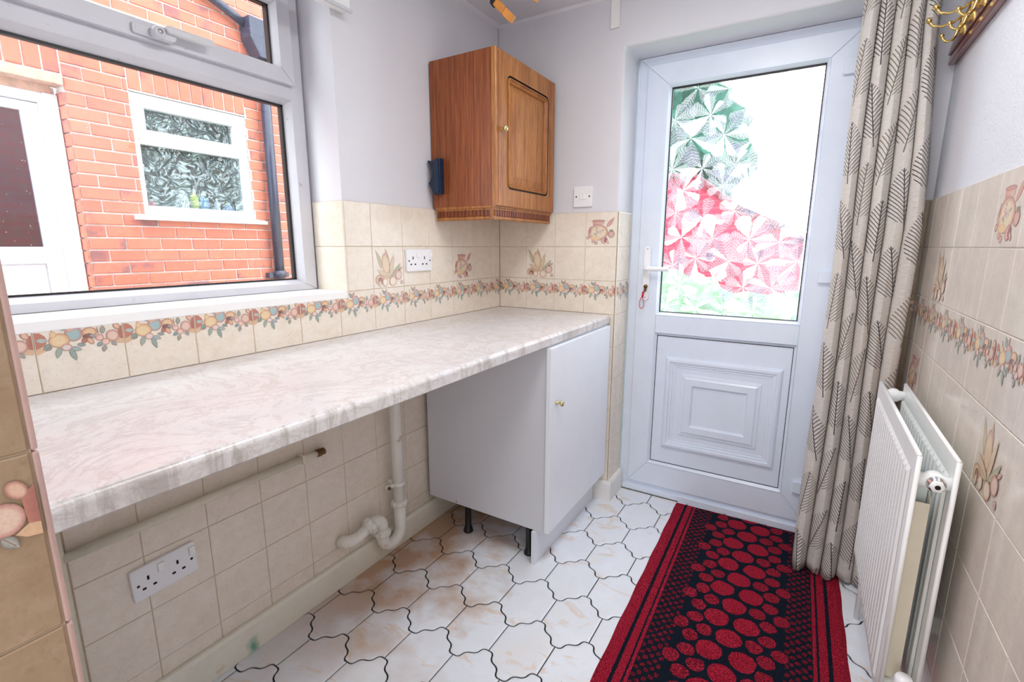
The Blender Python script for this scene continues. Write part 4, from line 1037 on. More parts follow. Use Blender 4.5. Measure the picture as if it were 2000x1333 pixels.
# ------------------------------------------------------------------ outside the door: back garden
tag(boxo('lawn', M_grass, None, -4.0, 7.0, 0.25, 16, -0.27, -0.17), kind='structure')
def blob(name, mat, parent, c, r, seed, sub=4, amp=0.25):
    bm = bmesh.new(); bmesh.ops.create_icosphere(bm, subdivisions=sub, radius=1.0); q = random.Random(seed)
    from mathutils import noise as mn
    for v in bm.verts:
        d = 1+amp*mn.noise(v.co*2.3+Vector((seed, 0, 0)))+amp*0.8*mn.noise(v.co*7+Vector((seed, 3, 0)))
        v.co = Vector((v.co.x*r[0], v.co.y*r[1], v.co.z*r[2]))*d
    me = bpy.data.meshes.new(name); bm.to_mesh(me); bm.free(); me.materials.append(mat)
    o = bpy.data.objects.new(name, me); COL.objects.link(o); o.parent = parent; o.location = Vector(c)-wloc(parent); return o
sh = thing('brick_outbuilding', 'red brick garden outbuilding glimpsed through the etched door glass', 'outbuilding', (0.4, 4.1, -0.17))
q = MB(); q.prism([(-2.2, -0.17), (1.25, -0.17), (1.25, 1.30), (0.55, 1.62), (0.1, 1.98), (-2.2, 2.1)], 4.0, 4.8, mapB); q.build('brick_wall', M_shed, sh)
q = MB(); q.prism([(-2.3, 2.1), (0.1, 1.98), (0.55, 1.62), (1.30, 1.28), (1.30, 1.32), (0.57, 1.66), (0.12, 2.02), (-2.3, 2.14)], 3.92, 4.88, mapB); q.build('roof', simple('roof_felt', (120, 60, 70), 0.8), sh)
hg = thing('garden_hedge', 'pale green low hedge glimpsed through the bottom of the door glass', 'hedge', (0.6, 3.2, -0.17))
blob('foliage', M_hedge, hg, (0.1, 3.2, 0.25), (1.5, 0.35, 0.50), 2, 5, 0.4); q = MB(); q.tube([(0.5, 3.2, -0.17), (0.5, 3.2, 0.1)], 0.03); q.build('stem', M_oldbr, hg)
tr = thing('garden_tree', 'dark teal green tree glimpsed through the upper left of the door glass', 'tree', (-0.9, 6.6, -0.17))
blob('foliage', M_tree, tr, (-1.15, 6.6, 3.2), (1.15, 1.0, 1.9), 5, 5, 0.5); q = MB(); q.tube([(-0.9, 6.6, -0.17), (-0.92, 6.6, 1.8)], 0.09); q.build('trunk', M_oldbr, tr)

# ------------------------------------------------------------------ worktop
wt = thing('worktop', 'long white marble-effect laminate worktop under the window', 'worktop', (0.3, -0.95, WT-0.04))
pr = [(0.0008, WT-0.0395), (0.5905, WT-0.0395)]
for k in range(9):
    t = -PI/2+PI*k/8*0.5; pass
pr = [(0.0008, WT-0.0395), (0.584, WT-0.0395), (0.5905, WT-0.035)]
for k in range(0, 8):
    t = PI/2*k/7; pr.append((0.5785+0.0125*math.cos(t), WT-0.0125+0.0125*math.sin(t)))
pr += [(0.0008, WT)]
m = MB(); m.prism(pr, -1.9605, -0.0022, lambda a, b, c: (a, c, b)); o = m.build('worktop_board', M_marble, wt)
for p in o.data.polygons: p.use_smooth = False
m = MB(); m.rect(0.004, 0.034, WT-0.075, WT-0.0405, -1.957, -0.90, lambda a, b, c: (a, c, b)); m.build('wall_batten', M_pipep, wt)

# ------------------------------------------------------------------ base cabinet
bc = thing('base_cabinet', 'white base cabinet on black legs under the right end of the worktop', 'cabinet', (0.3, -0.3, 0))
Z0, Z1 = 0.138, WT-0.0400
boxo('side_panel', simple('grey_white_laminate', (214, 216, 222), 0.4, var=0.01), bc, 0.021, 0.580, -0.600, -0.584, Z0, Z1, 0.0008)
boxo('side_panel', M_lam, bc, 0.021, 0.580, -0.022, -0.006, Z0, Z1, 0.0008)
boxo('bottom_panel', M_lam, bc, 0.021, 0.579, -0.584, -0.022, Z0, Z0+0.016)
boxo('back_panel', M_lam, bc, 0.030, 0.034, -0.584, -0.022, Z0+0.016, Z1)
boxo('top_rail', M_lam, bc, 0.49, 0.579, -0.584, -0.022, Z1-0.017, Z1-0.001)
dr = boxo('door', M_lam, bc, 0.582, 0.600, -0.610, -0.026, 0.146, WT-0.045, 0.0015)
m = MB(); m.lathe([(0.008, 0), (0.0065, 0.003), (0.0045, 0.010), (0.006, 0.014), (0.0105, 0.018), (0.0115, 0.022), (0.010, 0.026), (0.004, 0.028)], (0.600, -0.5600, 0.645), (1, 0, 0)); tag(m.build('knob', M_brassw, dr), 'small brass knob')
m = MB(); m.lathe([(0.0026, 0), (0.0026, 0.0006)], (0.165, -0.600, 0.148), (0, -1, 0), 10); m.build('screw_hole', M_dark, bc)
boxo('plinth', simple('plinth_board', (222, 226, 232), 0.4, var=0.01), bc, 0.530, 0.546, -0.613, -0.030, 0.0, 0.1365, 0.0008)
for lx, ly in ((0.195, -0.560), (0.492, -0.560), (0.195, -0.10), (0.492, -0.10)):
    m = MB(); m.lathe([(0.020, 0.0005), (0.021, 0.006), (0.019, 0.010), (0.016, 0.022), (0.0135, 0.026), (0.0135, 0.118), (0.021, 0.124), (0.021, 0.1375)], (lx, ly, 0), (0, 0, 1), 16); m.build('leg', M_black, bc)

# ------------------------------------------------------------------ wall cabinet
wc = thing('wall_cabinet', 'small oak wall cabinet with framed door hung in the corner', 'cabinet', (0.15, -0.25, 1.30))
CZ0, CZ1, CYa = 1.349, 1.893, -0.500
o = boxo('side_panel', M_veneer, wc, 0.001, 0.285, CYa, CYa+0.016, CZ0, CZ1, 0.0006)
boxo('side_panel', M_veneer, wc, 0.001, 0.285, -0.034, -0.018, CZ0, CZ1)
boxo('top_panel', M_veneer, wc, 0.001, 0.284, CYa+0.016, -0.034, CZ1-0.017, CZ1-0.001)
boxo('bottom_panel', M_veneer, wc, 0.001, 0.284, CYa+0.016, -0.034, CZ0+0.001, CZ0+0.017)
boxo('back_panel', M_veneer, wc, 0.001, 0.006, CYa+0.016, -0.034, CZ0+0.017, CZ1-0.017)
dy0, dy1, dz0, dz1 = -0.504, -0.028, CZ0-0.002, CZ1-0.002; xd0, xd1 = 0.2885, 0.3085
m = MB()
iy0, iy1, iz0, iz1 = dy0+0.078, dy1-0.062, dz0+0.066, dz1-0.072
def rr_pts(a0, a1, b0, b1, r, n=6):
    pts = []
    for cx, cy, t in ((a1-r, b1-r, 0), (a0+r, b1-r, 90), (a0+r, b0+r, 180), (a1-r, b0+r, 270)):
        for i in range(n+1): q_ = math.radians(t+90*i/n); pts.append((cx+r*math.cos(q_), cy+r*math.sin(q_)))
    return pts
def ringmesh(m, p0, c0, p1, c1):
    n = len(p0); m.add([mapL(a, b, c0) for a, b in p0]+[mapL(a, b, c1) for a, b in p1], [(k, (k+1) % n, n+(k+1) % n, n+k) for k in range(n)])
def slab_with_hole(m, o4, hole, c0, c1):
    """rectangular frame whose inner edge is the rounded loop 'hole' (7 points per corner, starting upper right)"""
    a0, a1, b0, b1 = o4; n = len(hole); k = n//4
    corners = [(a1, b1), (a0, b1), (a0, b0), (a1, b0)]
    for c in (c1, c0):
        base = len(m.v); vs = [mapL(a, b, c) for a, b in hole]+[mapL(a, b, c) for a, b in corners]; fs = []
        for q in range(4):
            for i in range(k-1): fs.append((q*k+i, q*k+i+1, n+q))
            fs.append((q*k+k-1, (q*k+k) % n, n+(q+1) % 4, n+q))
        m.add(vs, fs)
    for q in range(4):
        p, r_ = corners[q], corners[(q+1) % 4]
        m.add([mapL(*p, c0), mapL(*r_, c0), mapL(*r_, c1), mapL(*p, c1)], [(0, 1, 2, 3)])
hole = rr_pts(iy0, iy1, iz0, iz1, 0.024)
e = 0.003
slab_with_hole(m, (dy0+e, dy1-e, dz0+e, dz1-e), hole, xd0, xd1)
m.add([mapL(a, b, c) for c in (xd0, xd1-e) for a, b in ((dy0, dz0), (dy1, dz0), (dy1, dz1), (dy0, dz1))], [(0, 1, 5, 4), (1, 2, 6, 5), (2, 3, 7, 6), (3, 0, 4, 7)])
m.add([mapL(a, b, xd1-e) for a, b in ((dy0, dz0), (dy1, dz0), (dy1, dz1), (dy0, dz1))]+[mapL(a, b, xd1) for a, b in ((dy0+e, dz0+e), (dy1-e, dz0+e), (dy1-e, dz1-e), (dy0+e, dz1-e))], [(0, 1, 5, 4), (1, 2, 6, 5), (2, 3, 7, 6), (3, 0, 4, 7)])
wd = m.build('door', M_oak, wc)
boxo('door_shadow_gap', M_groove, wc, 0.2851, 0.2884, -0.4975, -0.030, CZ0+0.003, CZ1-0.004)  # dark filler strip stands in for the shade between carcass and door
boxo('edge_bead', M_oakd, wd, xd1, xd1+0.0008, dy0+0.0135, dy0+0.0165, dz0+0.012, dz1-0.012)
m = MB()
P = lambda d, r: rr_pts(iy0+d, iy1-d, iz0+d, iz1-d, r)
ringmesh(m, P(0, 0.024), xd1+0.0001, P(0.0008, 0.0235), xd1-0.006); ringmesh(m, P(0.0008, 0.0235), xd1-0.006, P(0.0062, 0.019), xd1-0.006); 
g1 = m.build('dark_groove', M_groove, wd)
m = MB()
for (d0, r0, c0), (d1, r1, c1) in zip([(0.0060, 0.019, -0.007), (0.0075, 0.018, 0.001), (0.012, 0.014, 0.003), (0.014, 0.012, -0.002), (0.017, 0.009, -0.001), (0.022, 0.005, -0.006)], [(0.0075, 0.018, 0.001), (0.012, 0.014, 0.003), (0.014, 0.012, -0.002), (0.017, 0.009, -0.001), (0.022, 0.005, -0.006), (0.024, 0.004, -0.011)]):
    ringmesh(m, P(d0, r0), xd1+c0, P(d1, r1), xd1+c1)
m.build('moulding', M_oak, wd)
m = MB(); a0, a1, b0, b1 = iy0+0.022, iy1-0.022, iz0+0.022, iz1-0.022
m.frustum((a0, a1, b0, b1), xd1-0.012, (a0+0.030, a1-0.030, b0+0.030, b1-0.030), xd1-0.004, mapL); m.build('raised_panel', M_oak, wd)
m = MB(); m.lathe([(0.007, 0), (0.0055, 0.003), (0.004, 0.010), (0.006, 0.013), (0.0115, 0.016), (0.0125, 0.020), (0.0105, 0.0245), (0.004, 0.027)], (xd1, -0.466, 1.622), (1, 0, 0)); tag(m.build('knob', M_brassw, wd), 'small brass knob')
# dentil light pelmet
m = MB(); prof = [(0.0, 1.349), (0.003, 1.349), (0.003, 1.341), (-0.001, 1.338), (-0.001, 1.334), (-0.005, 1.334), (-0.005, 1.311), (-0.002, 1.309), (-0.002, 1.301), (-0.010, 1.297), (-0.018, 1.297), (-0.018, 1.349)]
fx = 0.296; m.prism([(fx+a, b) for a, b in prof], -0.500, -0.030, lambda a, b, c: (a, c, b)); m.build('pelmet', M_oak, wc)
m = MB(); m.prism([(CYa+0.002-a, b) for a, b in prof], 0.016, fx-0.003, lambda a, b, c: (c, a, b)); m.build('pelmet', M_oak, wc)
nd_ = 26
for k in range(nd_):
    y0 = -0.494+k*(0.458/nd_); boxo('dentil', M_oakd, wc, fx-0.0052, fx-0.0012, y0+0.002, y0+0.458/nd_-0.002, 1.3115, 1.3335)
for k in range(15):
    x0 = 0.018+k*(0.266/15); boxo('dentil', M_oakd, wc, x0+0.0025, x0+0.266/15-0.0025, CYa+0.0032, CYa+0.0072, 1.3115, 1.3335)
# dark blue wall-phone cradle on the cabinet side
ph = thing('phone_cradle', 'dark blue plastic holder fixed on the side of the oak wall cabinet', 'holder', (0.03, -0.503, 1.41))
m = MB()
out = [(-0.004, 1.530), (0.018, 1.524), (0.034, 1.528), (0.044, 1.5335), (0.062, 1.534), (0.063, 1.4), (0.030, 1.397), (0.022, 1.412), (0.010, 1.432), (-0.003, 1.444), (0.012, 1.450), (0.020, 1.468), (0.022, 1.488), (0.014, 1.508), (-0.002, 1.522)]
out = [(max(a, 0.002), b) for a, b in out]
m.prism(out, -0.5285, -0.5005, mapB); body = m.build('cradle_body', M_navy, ph, 0.003, 3)
m = MB(); m.rrect(0.045, 0.062, 1.405, 1.528, 0.005, -0.538, -0.5285, mapB); m.build('cradle_lip', M_navy, ph, 0.002)
m = MB(); m.prism([(0.030, 1.50), (0.044, 1.505), (0.044, 1.43), (0.034, 1.44), (0.028, 1.47)], -0.5335, -0.5285, mapB); m.build('cradle_rib', M_navy, ph, 0.002)

# ------------------------------------------------------------------ sockets and switch
def socket(label, cy, cz, rot=0.0):
    t = thing('double_socket', label, 'power socket', (0.0005, cy, cz))
    m = MB(); m.rrect(-0.073, 0.073, -0.0425, 0.0425, 0.004, 0.0, 0.0095, mapL); m.v = [(x, y, z) for x, y, z in m.v]
    def bl(mb, nm, mat, bev=0.0, par=t):
        me = mb.build(nm, mat, None, bev); me.parent = par; return me
    fp = bl(m, 'faceplate', M_plast, 0.002)
    for s_ in (-1, 1):
        cx = 0.0265*s_-0.0115+0.0
        ox = -0.036 if s_ < 0 else 0.030
        m = MB(); m.rect(ox-0.002-0.0025, ox-0.002+0.0025, 0.009-0.0055, 0.009+0.0055, 0.0090, 0.0099, mapL)
        m.rect(ox-0.0135-0.004, ox-0.0135+0.004, -0.018, -0.0125, 0.0090, 0.0099, mapL); m.rect(ox+0.0095-0.004, ox+0.0095+0.004, -0.018, -0.0125, 0.0090, 0.0099, mapL)
        bl(m, 'pin_holes', M_dark, par=t)
        sx = ox+0.028 if s_ < 0 else ox+0.0345
        m = MB(); m.rrect(sx-0.008, sx+0.008, 0.009, 0.0325, 0.001, 0.0085, 0.0098, mapL, 2); bl(m, 'rocker_surround', M_grey)
        m = MB(); m.rrect(sx-0.007, sx+0.007, 0.010, 0.0315, 0.001, 0.0085, 0.0130, mapL, 2); bl(m, 'rocker', M_sill, 0.001)
    for sy in (-0.0605, 0.0605): m = MB(); m.lathe([(0.0034, 0), (0.0034, 0.0004)], (0.0096, sy, -0.002), (1, 0, 0), 12); bl(m, 'screw_hole', M_dark)
    t.rotation_euler = (rot, 0, 0)
    return t
socket('white double socket between printed wall tiles above the worktop', -0.601, 1.143)
socket('white double socket on the tiles below the worktop, slightly tilted', -1.590, 0.386, math.radians(2.0))
sw = thing('light_switch', 'white double rocker light switch beside the wall cabinet', 'light switch', (0.440, 0.0055, 1.414))
m = MB(); m.rrect(0.396, 0.484, 1.370, 1.458, 0.004, -0.004, 0.0055, mapB); m.build('faceplate', M_plast, sw, 0.002)
for a in (0.4265, 0.4425): m = MB(); m.rrect(a-0.001, a+0.0135, 1.401, 1.427, 0.001, -0.0043, -0.003, mapB, 2); rk = m.build('rocker_surround', M_grey, sw); m = MB(); m.rrect(a, a+0.0125, 1.402, 1.426, 0.001, -0.0078, -0.003, mapB, 2); m.build('rocker', M_sill, rk, 0.001)
for a in (0.409, 0.4715): m = MB(); m.lathe([(0.0034, 0), (0.0034, 0.0005)], (a, -0.0040, 1.414), (0, -1, 0), 12); m.build('screw_hole', M_dark, sw)

# ------------------------------------------------------------------ waste pipe with trap
wp = thing('waste_pipe', 'white plastic waste pipe and trap running down from the worktop', 'waste pipe', (0.05, -0.81, 0))
PX, PYc = 0.050, -0.812
m = MB(); m.tube([(PX, PYc, WT-0.0410), (PX, PYc, 0.20)], 0.0205, 20); m.build('downpipe', M_waste, wp)
m = MB(); pts = [(PX, PYc, 0.205), (PX, PYc, 0.115)]
for k in range(1, 12): t = PI*k/12; pts.append((PX, PYc-0.047+0.047*math.cos(t), 0.115-0.050*math.sin(t)))
pts += [(PX, PYc-0.094, 0.115), (PX, PYc-0.094, 0.150)]
m.tube(pts, 0.0225, 18)
m.build('trap_bend', M_waste, wp)
m = MB(); pts = [(PX, PYc-0.094, 0.150)]
for k in range(1, 8): t = PI/2*k/7; pts.append((PX, PYc-0.094-0.034*(1-math.cos(t)), 0.160+0.034*math.sin(t)))
pts += [(PX, PYc-0.150, 0.1935), (PX, PYc-0.170, 0.186)]
m.tube(pts, 0.0225, 18); m.build('elbow', M_waste, wp)
m = MB(); m.tube([(PX, PYc-0.165, 0.188), (PX, PYc-0.200, 0.178), (PX-0.006, PYc-0.220, 0.172), (PX-0.022, PYc-0.240, 0.168), (0.001, PYc-0.248, 0.168)], [0.0195, 0.0195, 0.0205, 0.0215, 0.0215], 18); m.build('wall_stub', M_waste, wp)
def nut(p, ax, r=0.0285, h=0.022, ribs=10):
    m = MB(); pr_ = [(r*0.86, -h/2), (r, -h/2+0.002), (r, h/2-0.002), (r*0.86, h/2)]; m.lathe(pr_, p, ax, 20)
    A = Vector(ax).normalized(); a = Vector((0, 0, 1)) if abs(A.z) < 0.9 else Vector((1, 0, 0)); u = A.cross(a).normalized(); w_ = A.cross(u)
    for k in range(ribs):
        t = 2*PI*k/ribs; c = Vector(p)+(u*math.cos(t)+w_*math.sin(t))*r; m.tube([c-A*h*0.42, c+A*h*0.42], 0.0035, 6)
    return m.build('compression_nut', M_waste, wp)
nut((PX, PYc, 0.212), (0, 0, 1)); nut((PX, PYc-0.094, 0.132), (0, 0, 1)); nut((PX, PYc-0.152, 0.192), (0, 1, 0.25))
m = MB(); m.lathe([(0.0245, -0.006), (0.0245, 0.006)], (PX, PYc, 0.296), (0, 0, 1), 20); m.rect(PYc-0.055, PYc-0.018, 0.290, 0.302, 0.036, 0.052, mapL); m.rect(PYc-0.010, PYc+0.010, 0.288, 0.304, 0.0005, 0.034, mapL); cl = m.build('pipe_clip', M_waste, wp, 0.001)
m = MB(); m.lathe([(0.0065, 0), (0.0065, 0.008)], (0.050, PYc-0.052, 0.296), (1, 0, 0), 8); m.build('clip_screw', M_oldbr, cl)

# water supply pipe under the worktop
sp_ = thing('supply_pipe', 'cream painted copper pipe along the tiles below the worktop, capped with brass', 'water pipe', (0.02, -1.5, 0.53))
m = MB(); m.tube([(0.0190, -1.776, 0.536), (0.0190, -1.20, 0.536)], 0.0110, 12); m.tube([(0.0190, -1.205, 0.536), (0.0190, -1.135, 0.534)], 0.0085, 12); m.build('pipe_run', M_pipep, sp_)
m = MB(); m.tube([(0.0185, -1.782, 0.10), (0.0185, -1.782, WT-0.078)], 0.0115, 12); m.build('vertical_pipe', M_pipep, sp_)
m = MB(); m.lathe([(0.0115, 0), (0.0135, 0.003), (0.0135, 0.013), (0.010, 0.015), (0.012, 0.018), (0.012, 0.027), (0.008, 0.030)], (0.0190, -1.137, 0.534), (0, 1, 0), 8); m.build('stop_end', M_oldbr, sp_)
m = MB(); m.rect(-1.196, -1.186, 0.521, 0.551, 0.0005, 0.033, mapL); m.build('pipe_clip', M_pipep, sp_, 0.002)
m = MB(); m.tube([(0.040, -1.165, WT-0.0455), (0.052, -1.13, WT-0.0465)], 0.005, 8); 
# ------------------------------------------------------------------ blind headrail over the window
bl_ = thing('blind_headrail', 'white blind headrail fixed above the window recess', 'blind', (0.02, -1.4, 1.93))
boxo('rail', M_white, bl_, -0.0055, 0.034, -1.955, -0.905, 1.912, 1.955, 0.002)
boxo('rail_lip', M_grey, bl_, 0.030, 0.040, -1.955, -0.900, 1.905, 1.915, 0.0015)

# ------------------------------------------------------------------ ceiling fitting (wooden arms)
cf = thing('ceiling_light_fitting', 'wooden-armed ceiling light fitting with black collars at the top edge', 'light fitting', (0.33, -0.52, CEIL))
m = MB(); m.lathe([(0.055, 0), (0.055, -0.012), (0.045, -0.020), (0.012, -0.030), (0.010, -0.050)], (0.33, -0.52, CEIL-0.0005), (0, 0, 1), 24); m.build('ceiling_rose', M_pine, cf)
def arm(hub, tip, w_=0.0125):
    h, t = Vector(hub), Vector(tip); d = (t-h).normalized(); a = Vector((0, 0, 1)); u = d.cross(a).normalized(); v = u.cross(d)
    m = MB(); c0 = h+(t-h)*0.42
    pts = lambda c, r: [c+u*(r*x)+v*(r*y) for x, y in ((-1, -1), (1, -1), (1, 1), (-1, 1))]
    m.add(pts(c0, w_)+pts(t, w_), [(3, 2, 1, 0), (4, 5, 6, 7)]+[(i, (i+1) % 4, 4+(i+1) % 4, 4+i) for i in range(4)])
    ar = m.build('wooden_arm', M_pine, cf, 0.003)
    m = MB(); m.tube([h, c0-d*0.004], 0.010, 12); m.build('inner_rod', M_pine, cf)
    m = MB(); m.tube([c0-d*0.012, c0+d*0.004], 0.0175, 16); m.build('black_collar', M_black, cf)
    m = MB(); c1 = h+(t-h)*0.74; m.add(pts(c1, w_+0.0002)+pts(c1+d*0.0012, w_+0.0002), [(3, 2, 1, 0), (4, 5, 6, 7)]+[(i, (i+1) % 4, 4+(i+1) % 4, 4+i) for i in range(4)]); m.build('groove', M_groove, ar)
arm((0.262, -0.505, 2.075), (0.3756, -0.50, 1.959)); arm((0.372, -0.50, 2.110), (0.4723, -0.50, 2.000))
m = MB(); m.tube([(0.33, -0.52, CEIL-0.05), (0.33, -0.51, 2.125), (0.262, -0.505, 2.075)], 0.008, 10); m.tube([(0.33, -0.51, 2.125), (0.372, -0.50, 2.110)], 0.008, 10); m.build('stem', M_pine, cf)

# ------------------------------------------------------------------ curtain
cu = thing('door_curtain', 'cream curtain printed with dark skeleton leaves beside the door', 'curtain', (1.5, -0.11, 0.0))
bounds = [1.398, 1.440, 1.4830, 1.5250, 1.5700, 1.6120]
prof = []                      # (x, y) path of the cloth in plan, at full depth
prof += [(1.408, -0.045), (1.400, -0.060), (1.396, -0.080)]
for i in range(5):
    a, b = bounds[i], bounds[i+1]; n = 22; dep = (0.052, 0.044, 0.050, 0.038, 0.034)[i]; yb = -0.086
    for k in range(n+1):
        t = k/n; s_ = math.sin(PI*t)**0.30 if 0 < t < 1 else 0.0
        prof.append((a+(b-a)*(t+0.10*math.sin(2*PI*t)), yb-dep*s_))
    if i < 4: prof.append((b+0.0006, -0.040))
prof += [(1.618, -0.062), (1.624, -0.045)]
# arc length
arc = [0.0]
for p, q_ in zip(prof[:-1], prof[1:]): arc.append(arc[-1]+math.hypot(q_[0]-p[0], q_[1]-p[1]))
NZ = 60; vs = []; uvs = []
UX = [0.30*arc[i]+(prof[i][0]-1.39)*0.72 for i in range(len(prof))]
ZT, ZB = 2.03, 0.016
for j in range(NZ+1):
    z = ZB+(ZT-ZB)*j/NZ; h = (z-ZB)/(ZT-ZB)
    flare = 1.0+0.10*(1-h)**2
    for i, (x, y) in enumerate(prof):
        wob = 0.004*math.sin(3.1*z+i*0.05)+0.003*math.sin(7.3*z+x*40)
        xx = x+0.004*math.sin(4.2*z+x*25)-0.010*(1-h)*(1.62-x)/0.22*0.8
        xx = 1.394+(xx-1.394)*(1-0.15*min(1, max(0, (z-1.25)/0.6))); xx = min(xx, 1.617)
        yy = -0.05+(y+0.05)*flare*(0.92+0.08*math.sin(5*z+x*60))+wob*0.5-0.012*(1-h)
        if h > 0.97: yy = -0.05+(yy+0.05)*(1-0.3*(h-0.97)/0.03)
        zz = z
        if j == 0: zz = z+0.006*math.sin(x*75)
        vs.append((xx, yy, zz)); uvs.append((UX[i], z))
n = len(prof); fs = [(j*n+i, j*n+i+1, (j+1)*n+i+1, (j+1)*n+i) for j in range(NZ) for i in range(n-1)]
me = bpy.data.meshes.new('curtain_cloth'); off = Vector(cu.location); me.from_pydata([tuple(Vector(v)-off) for v in vs], [], fs)
ul = me.uv_layers.new(name='cloth')
for lp in me.loops: ul.data[lp.index].uv = uvs[lp.vertex_index]
for p in me.polygons: p.use_smooth = True
me.materials.append(M_curtain); co = bpy.data.objects.new('curtain_cloth', me); COL.objects.link(co); co.parent = cu
so = co.modifiers.new('thickness', 'SOLIDIFY'); so.thickness = 0.0014; so.offset = 0
cp = thing('curtain_pole', 'grey metal curtain pole above the door carrying the leaf curtain', 'curtain pole', (1.2, -0.075, 2.045))
m = MB(); m.tube([(1.385, -0.080, 2.046), (1.6455, -0.080, 2.046)], 0.0125, 14); m.build('pole', M_curt_back, cp)
m = MB(); m.tube([(1.40, -0.080, 2.046), (1.40, 0.0055, 2.046)], 0.008, 10); m.build('bracket', M_curt_back, cp)

# ------------------------------------------------------------------ radiator
rd = thing('radiator', 'white double-panel radiator on the tiled right wall by the curtain', 'radiator', (1.575, -0.62, 0.25))
RY0, RY1, RZ0, RZ1 = -0.925, -0.318, 0.250, 0.805
def rad_panel(xo, inward, nm):
    """fluted steel panel; xo = outer face x, inward = +1 if the flutes face -x"""
    m = MB(); th = 0.016; s_ = inward; xi = xo+s_*th
    e = 0.030; nb_ = 18; pitch = (RY1-RY0-2*e)/nb_; zt, zb_ = RZ1-0.045, RZ0+0.030
    # rolled seam edges
    def rc(y0, y1, z0, z1, x0, x1): m.box(min(x0, x1), max(x0, x1), y0, y1, z0, z1)
    x_s, x_f = xo+s_*0.004, xo+s_*0.014
    rc(RY0, RY1, RZ0, RZ1, xo+s_*0.005, xo+s_*0.013)
    for face, dx in ((xo, -s_), (xo+s_*0.018, s_)):
        for k in range(nb_):
            y0 = RY0+e+k*pitch; a, b = y0+0.0035, y0+pitch-0.0035
            base = face+(s_*0.0045 if dx == -s_ else -s_*0.004)
            A = (a-0.0033, b+0.0033, zb_-0.006, zt+0.006); Bq = (a+0.004, b-0.004, zb_+0.004, zt-0.004)
            m.frustum(A, base, Bq, face, mapL)
    return m.build(nm, M_rad, rd, 0.0)
rad_panel(1.536, 1, 'front_panel'); rad_panel(1.612, -1, 'rear_panel')
# welded top/bottom end seams highlight strips
for xs in (1.5455, 1.6025): m = MB(); m.tube([(xs, RY0+0.001, RZ1), (xs, RY1-0.001, RZ1)], 0.0042, 8); m.build('top_seam', M_rad, rd)
for xs in (1.5455, 1.6025): m = MB(); m.tube([(xs, RY0, RZ0), (xs, RY0, RZ1)], 0.0042, 8); m.build('end_seam', M_rad, rd)
# zig-zag convector fins
for k in range(19):
    y0 = RY0+0.052+k*0.0275
    if y0+0.020 > RY1-0.03: break
    m = MB(); t_ = 0.0012
    m.box(1.5515, 1.5770, y0, y0+t_, RZ0+0.012, RZ1-0.075); m.box(1.5515, 1.5770, y0+0.0135, y0+0.0135+t_, RZ0+0.012, RZ1-0.075); m.box(1.5760, 1.5772, y0, y0+0.0147, RZ0+0.012, RZ1-0.075)
    m.build('convector_fin', M_fin, rd)
m = MB(); m.box(1.5515, 1.5785, RY0+0.0280, RY0+0.0300, RZ0+0.010, RZ1-0.105); m.box(1.5773, 1.5785, RY0+0.030, RY0+0.050, RZ0+0.010, RZ1-0.090); tag(m.build('end_convector_plate', M_radc, rd), 'cream plate between the panels')
for y_, z_ in ((RY0+0.018, RZ1-0.052), (RY1-0.022, RZ1-0.030), (RY0+0.018, RZ0+0.030), (RY1-0.022, RZ0+0.030)):
    m = MB(); m.tube([(1.548, y_, z_), (1.600, y_, z_)], 0.0135, 14); m.lathe([(0.0165, -0.014), (0.0175, -0.012), (0.0175, 0.012), (0.0165, 0.014)], (1.576, y_, z_), (0, 1, 0), 20); m.build('connector', M_rad, rd)
m = MB(); m.lathe([(0.0155, 0), (0.0155, 0.003), (0.0135, 0.003), (0.0135, 0.009)], (1.576, RY0+0.0035, RZ1-0.052), (0, -1, 0), 20); pl = m.build('blanking_ring', M_chrome, rd)
m = MB(); m.lathe([(0.0125, 0), (0.0125, 0.006), (0.0095, 0.008)], (1.576, RY0-0.004, RZ1-0.052), (0, -1, 0), 6); m.build('hex_nut', M_rad, rd)
m = MB(); m.lathe([(0.0045, 0), (0.0045, 0.0008)], (1.576, RY0-0.0122, RZ1-0.052), (0, -1, 0), 14); m.build('bleed_hole', M_dark, rd)
for y_ in (RY0+0.17, RY1-0.14): m = MB(); m.box(1.608, XR-0.0005, y_-0.012, y_+0.012, RZ0+0.09, RZ0+0.13); m.build('wall_bracket', M_rad, rd)
for y_ in (RY0-0.010, RY1+0.004):
    yy = y_; s_ = -1 if y_ < -0.6 else 1
    m = MB(); m.tube([(1.576, RY0+0.006 if s_ < 0 else RY1-0.008, RZ0+0.030), (1.576, yy+s_*0.022, RZ0+0.030)], 0.009, 12); m.tube([(1.576, yy+s_*0.012, RZ0+0.060), (1.576, yy+s_*0.012, RZ0-0.010)], 0.011, 12); v_ = m.build('valve', M_rad, rd)
    m = MB(); m.tube([(1.576, yy+s_*0.012, RZ0-0.008), (1.576, yy+s_*0.012, 0.001)], 0.0078, 12); m.build('feed_pipe', M_rad, rd)
    m = MB(); m.lathe([(0.014, 0), (0.0155, 0.004), (0.0155, 0.028), (0.013, 0.034)], (1.576, yy+s_*0.012, RZ0+0.058), (0, 0, 1), 16); m.build('valve_cap', M_plast, rd)

